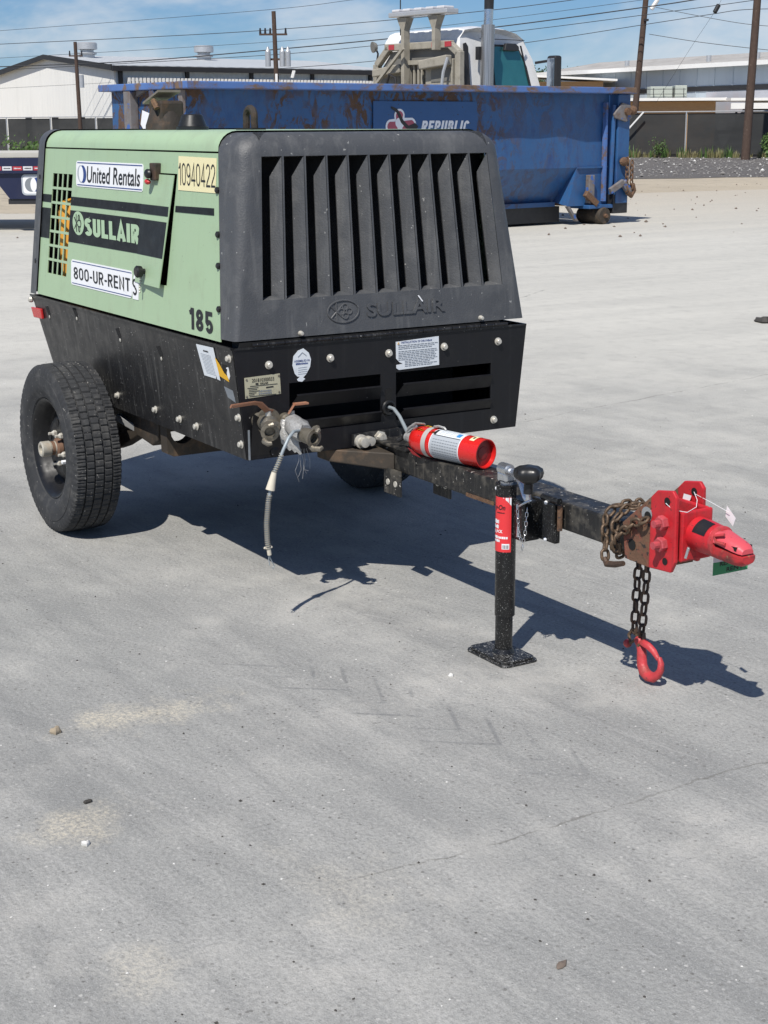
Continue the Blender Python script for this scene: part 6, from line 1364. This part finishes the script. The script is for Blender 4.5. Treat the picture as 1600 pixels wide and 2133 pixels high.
# whip check cable
wc = thing('whip_check_cable', 'dusty spring wrapped safety cable dangling from the air outlet', 'cable')
pth = [(.20, -.455, .622), (.225, -.490, .628), (.24, -.517, .612), (.245, -.540, .575), (.243, -.556, .537), (.241, -.571, .507), (.24, -.582, .463), (.24, -.594, .415), (.24, -.602, .345), (.24, -.601, .290), (.24, -.598, .262)]
MB().tube(pth, .0055, 8).build('cable_core', 'cable', wc, 60)
def coil(a, b_, turns, r):
    out = []; P = [Vector(p) for p in pth]; D = [0.]
    for i in range(1, len(P)): D.append(D[-1]+(P[i]-P[i-1]).length)
    N_ = int(turns*8)
    for i in range(N_+1):
        s = D[-1]*(a+(b_-a)*i/N_)
        for j in range(1, len(P)):
            if s <= D[j] or j == len(P)-1: p = P[j-1].lerp(P[j], (s-D[j-1])/(D[j]-D[j-1])); d = (P[j]-P[j-1]).normalized(); break
        e = d.cross(Vector((1, 0, .01))).normalized(); g = d.cross(e); t = 2*math.pi*i/8; out.append(p+e*r*math.cos(t)+g*r*math.sin(t))
    return MB().tube(out, .0021, 5)
coil(.30, .52, 13, .0068).build('spring', 'hosecoil', wc); coil(.60, 1., 25, .0074).build('spring', 'hosecoil', wc)
MB().cyl((.241, -.571, .508), (.24, -.586, .452), .0085, .0155, 12).build('ferrule', 'sleeve', wc, 40)
MB().cyl((.24, -.597, .262), (.24, -.594, .240), .007, n=10).build('end_clamp', 'sleeve', wc)
MB().tube([(.24, -.612, .266), (.24, -.600, .261), (.24, -.585, .266)], .004, 6).build('end_ring', 'sleeve', wc)
MB().tube([(.24, -.595, .240), (.238, -.588, .222), (.238, -.577, .200), (.238, -.580, .192), (.238, -.586, .197)], .0017, 5).tube([(.24, -.596, .240), (.24, -.597, .222), (.24, -.594, .205)], .0017, 5).build('wire_loop', 'cable', wc)

# fire extinguisher
def extinguisher():
    a, c = Vector((.275, -.052, .563)), Vector((.575, .010, .560)); d = (c-a).normalized(); r = .0475
    t = thing('fire_extinguisher', 'red fire extinguisher lying strapped on top of the tongue', 'fire extinguisher', a-Vector((0, 0, r)))
    L = (c-a).length; o = Vector((0, 0, r)); u = Vector((0, 0, 1)); s = d.cross(u).normalized(); u = s.cross(d)
    MB().lathe(o, d, [(-.028, .013), (-.022, .020), (-.008, .038), (.012, r-.002), (.03, r), (L, r), (L, r-.003), (L-.016, r-.005)], 40, u).build('cylinder', 'extred', t, 40)
    MB().lathe(o, d, [(L-.0155, r-.0045), (L-.022, r*.6), (L-.014, r*.42), (L-.013, 0)], 32, u).build('base_dome', 'extdark', t, 40)
    def EX(k, ang, h): return o+d*k+(s*math.cos(ang)+u*math.sin(ang))*(r+h)
    def wr(name, k0, k1, a0, a1, mat, h, par, n=20):
        b = MB()
        for i in range(n):
            p, q = a0+(a1-a0)*i/n, a0+(a1-a0)*(i+1)/n; b.quad(EX(k0, p, h), EX(k0, q, h), EX(k1, q, h), EX(k1, p, h))
        return b.build(name, mat, par, 40)
    # viewer sees the side at s*(-1)..: label turns round the visible flank
    S0, S1 = R(-78), R(122)
    lb = wr('label', .098, .225, S0, S1, 'silverink', .0006, t, 30)
    wr('label_edge', .0955, .0978, S0, S1, 'white', .0006, lb, 30); wr('label_edge', .2252, .228, S0, S1, 'white', .0006, lb, 30)
    wr('label_top', .112, .225, R(52), R(120), 'paper', .0009, lb, 12)
    wr('label_header', .100, .110, R(52), R(80), 'ink', .0010, lb, 6); wr('label_line', .104, .224, R(48), R(50.5), 'ink', .0010, lb, 3)
    b = MB()
    for i in range(9):
        a0 = R(-58+i*11)
        for j in range(10):
            k0 = .108+j*.0115; b.quad(EX(k0, a0, .0010), EX(k0+.0085, a0, .0010), EX(k0+.0085, a0+R(3.), .0010), EX(k0, a0+R(3.), .0010))
    b.build('label_print', 'greyink', lb, 0)
    b = MB()
    for i in range(6):
        a0 = R(58+i*9)
        for j in range(7):
            k0 = .122+j*.0115; b.quad(EX(k0, a0, .0014), EX(k0+.008, a0, .0014), EX(k0+.008, a0+R(2.2), .0014), EX(k0, a0+R(2.2), .0014))
    b.build('label_print', 'silverink', lb, 0)
    wr('class_symbol', .198, .216, R(58), R(80), 'lblue', .0014, lb, 4)
    w2 = wr('warning_strip', .256, .276, R(58), R(115), 'cream', .0006, t, 10); wr('strip_mark', .262, .270, R(70), R(84), 'ink', .0010, w2, 3)
    wr('strap', .058, .078, 0, R(360), 'strap', .0016, t, 40)
    # yellow tag folded under the strap, red flap
    b = MB(); n = 8
    for i in range(n):
        k0, k1 = .004+.1*i/n, .004+.1*(i+1)/n; wv = lambda k: .004+.003*math.sin(k*70)
        b.quad(EX(k0, R(50), wv(k0)), EX(k1, R(58), wv(k1)), EX(k1, R(118), wv(k1)*.8), EX(k0, R(122), wv(k0)*.8))
    b.build('inspection_tag', 'yellow', t, 40)
    b = MB(); b.add([EX(-.004, R(-25), .003), EX(-.002, R(-62), .006), EX(.040, R(-66), .012), EX(.012, R(-30), .003)], [(0, 1, 2, 3)]); b.build('red_flap', 'tagred', t, 0)
    # valve head with levers and pin
    v = MB().lathe(o, d, [(-.062, .010), (-.058, .014), (-.040, .015), (-.038, .018), (-.026, .018)], 14, u).build('valve', 'tape', t, 40)
    MB().obox(o-d*.045+s*(-.012), o-d*.050-s*.042, .016, .016).build('valve_port', 'zinc', v, 0, .002)
    MB().cyl(o-d*.048-s*.040, o-d*.052-s*.056, .010, n=12).build('gauge', 'tape', v)
    MB().tube([o-d*.055+u*.010, o-d*.045+u*.030, o-d*.012+u*.052, o+d*.03+u*.056], [.006, .006, .005, .004], 8, flat=.5).build('lever', 'tape', v)
    MB().tube([o-d*.05+u*.018, o-d*.03+u*.034, o-d*.010+u*.040], .005, 8).build('lever', 'zinc', v)
    MB().tube([o-d*.03+u*.030+s*-.01+Vector((0, 0, .016*math.sin(x)))+d*.016*math.cos(x) for x in [2*math.pi*i/14 for i in range(14)]], .0022, 5, True).build('pull_pin', 'tape', v)
    MB().tube([o+d*.075+u*.052, o+d*.095+u*.058, o+d*.12+u*.056, o+d*.128+u*.050], [.006, .004, .004, .003], 6).build('strap_buckle', 'tape', t)
    MB().tube([o-d*.062-u*.002, o-d*.085-u*.01-s*.01, o-d*.10-u*.02], .007, 8).build('nozzle', 'blackplastic', v)
extinguisher()

# rental tag hanging behind the coupler
rt_ = thing('rental_tag', 'white and green READY RENT paper tag hanging behind the red coupler', 'tag', (1.60, .02, .44))
def TG(u, v, h):
    k = (u/.13); return (-.02+u*.70, .02+.035*k*k-h*.6, v+.0)
b = MB()
N_ = 10
def tagquad(z0a, z1a, z0b, z1b, m, name, off=0., par=rt_):
    b = MB()
    for i in range(N_):
        p, q = i/N_, (i+1)/N_
        zz = lambda t, a, c: a+(c-a)*t
        b.quad(TG(.13*p, zz(p, z0a, z0b), off), TG(.13*q, zz(q, z0a, z0b), off), TG(.13*q, zz(q, z1a, z1b), off), TG(.13*p, zz(p, z1a, z1b), off))
    return b.build(name, m, par, 40)
pp = tagquad(.002, .046, .034, .052, 'paper', 'tag_upper'); gp = tagquad(-.034, .002, .002, .034, M['leaf'] if False else paint('tag_green', (.03, .26, .10), .45, var=.05), 'tag_lower')
TGs = lambda u, v, h: TG(u, v+.30*u, h)
lettering('READY', (.034, -.012, .112, .000), TGs, 'ink', gp, .0015, 0., .02); lettering('RENT', (.062, -.031, .118, -.019), TGs, 'ink', gp, .0015, 0., .02)
wt = tag(MB().add([(0, 0, 0), (.030, .004, -.028), (.022, .003, -.052), (-.004, 0, -.030)], [(0, 1, 2, 3)]).build('paper_scrap', 'white', None, 0), 'small white paper tag on wire beside the red coupler', 'tag'); wt.location = (1.600, .06, .600)
wt = tag(MB().add([(0, 0, 0), (-.030, 0, .000), (-.034, 0, -.016), (-.016, 0, -.026), (-.004, 0, -.012)], [(0, 1, 2, 3, 4)]).build('paper_scrap', 'white', None, 0), 'torn white paper tag tied inside the far red hitch plate', 'tag'); wt.location = (1.486, .040, .606)
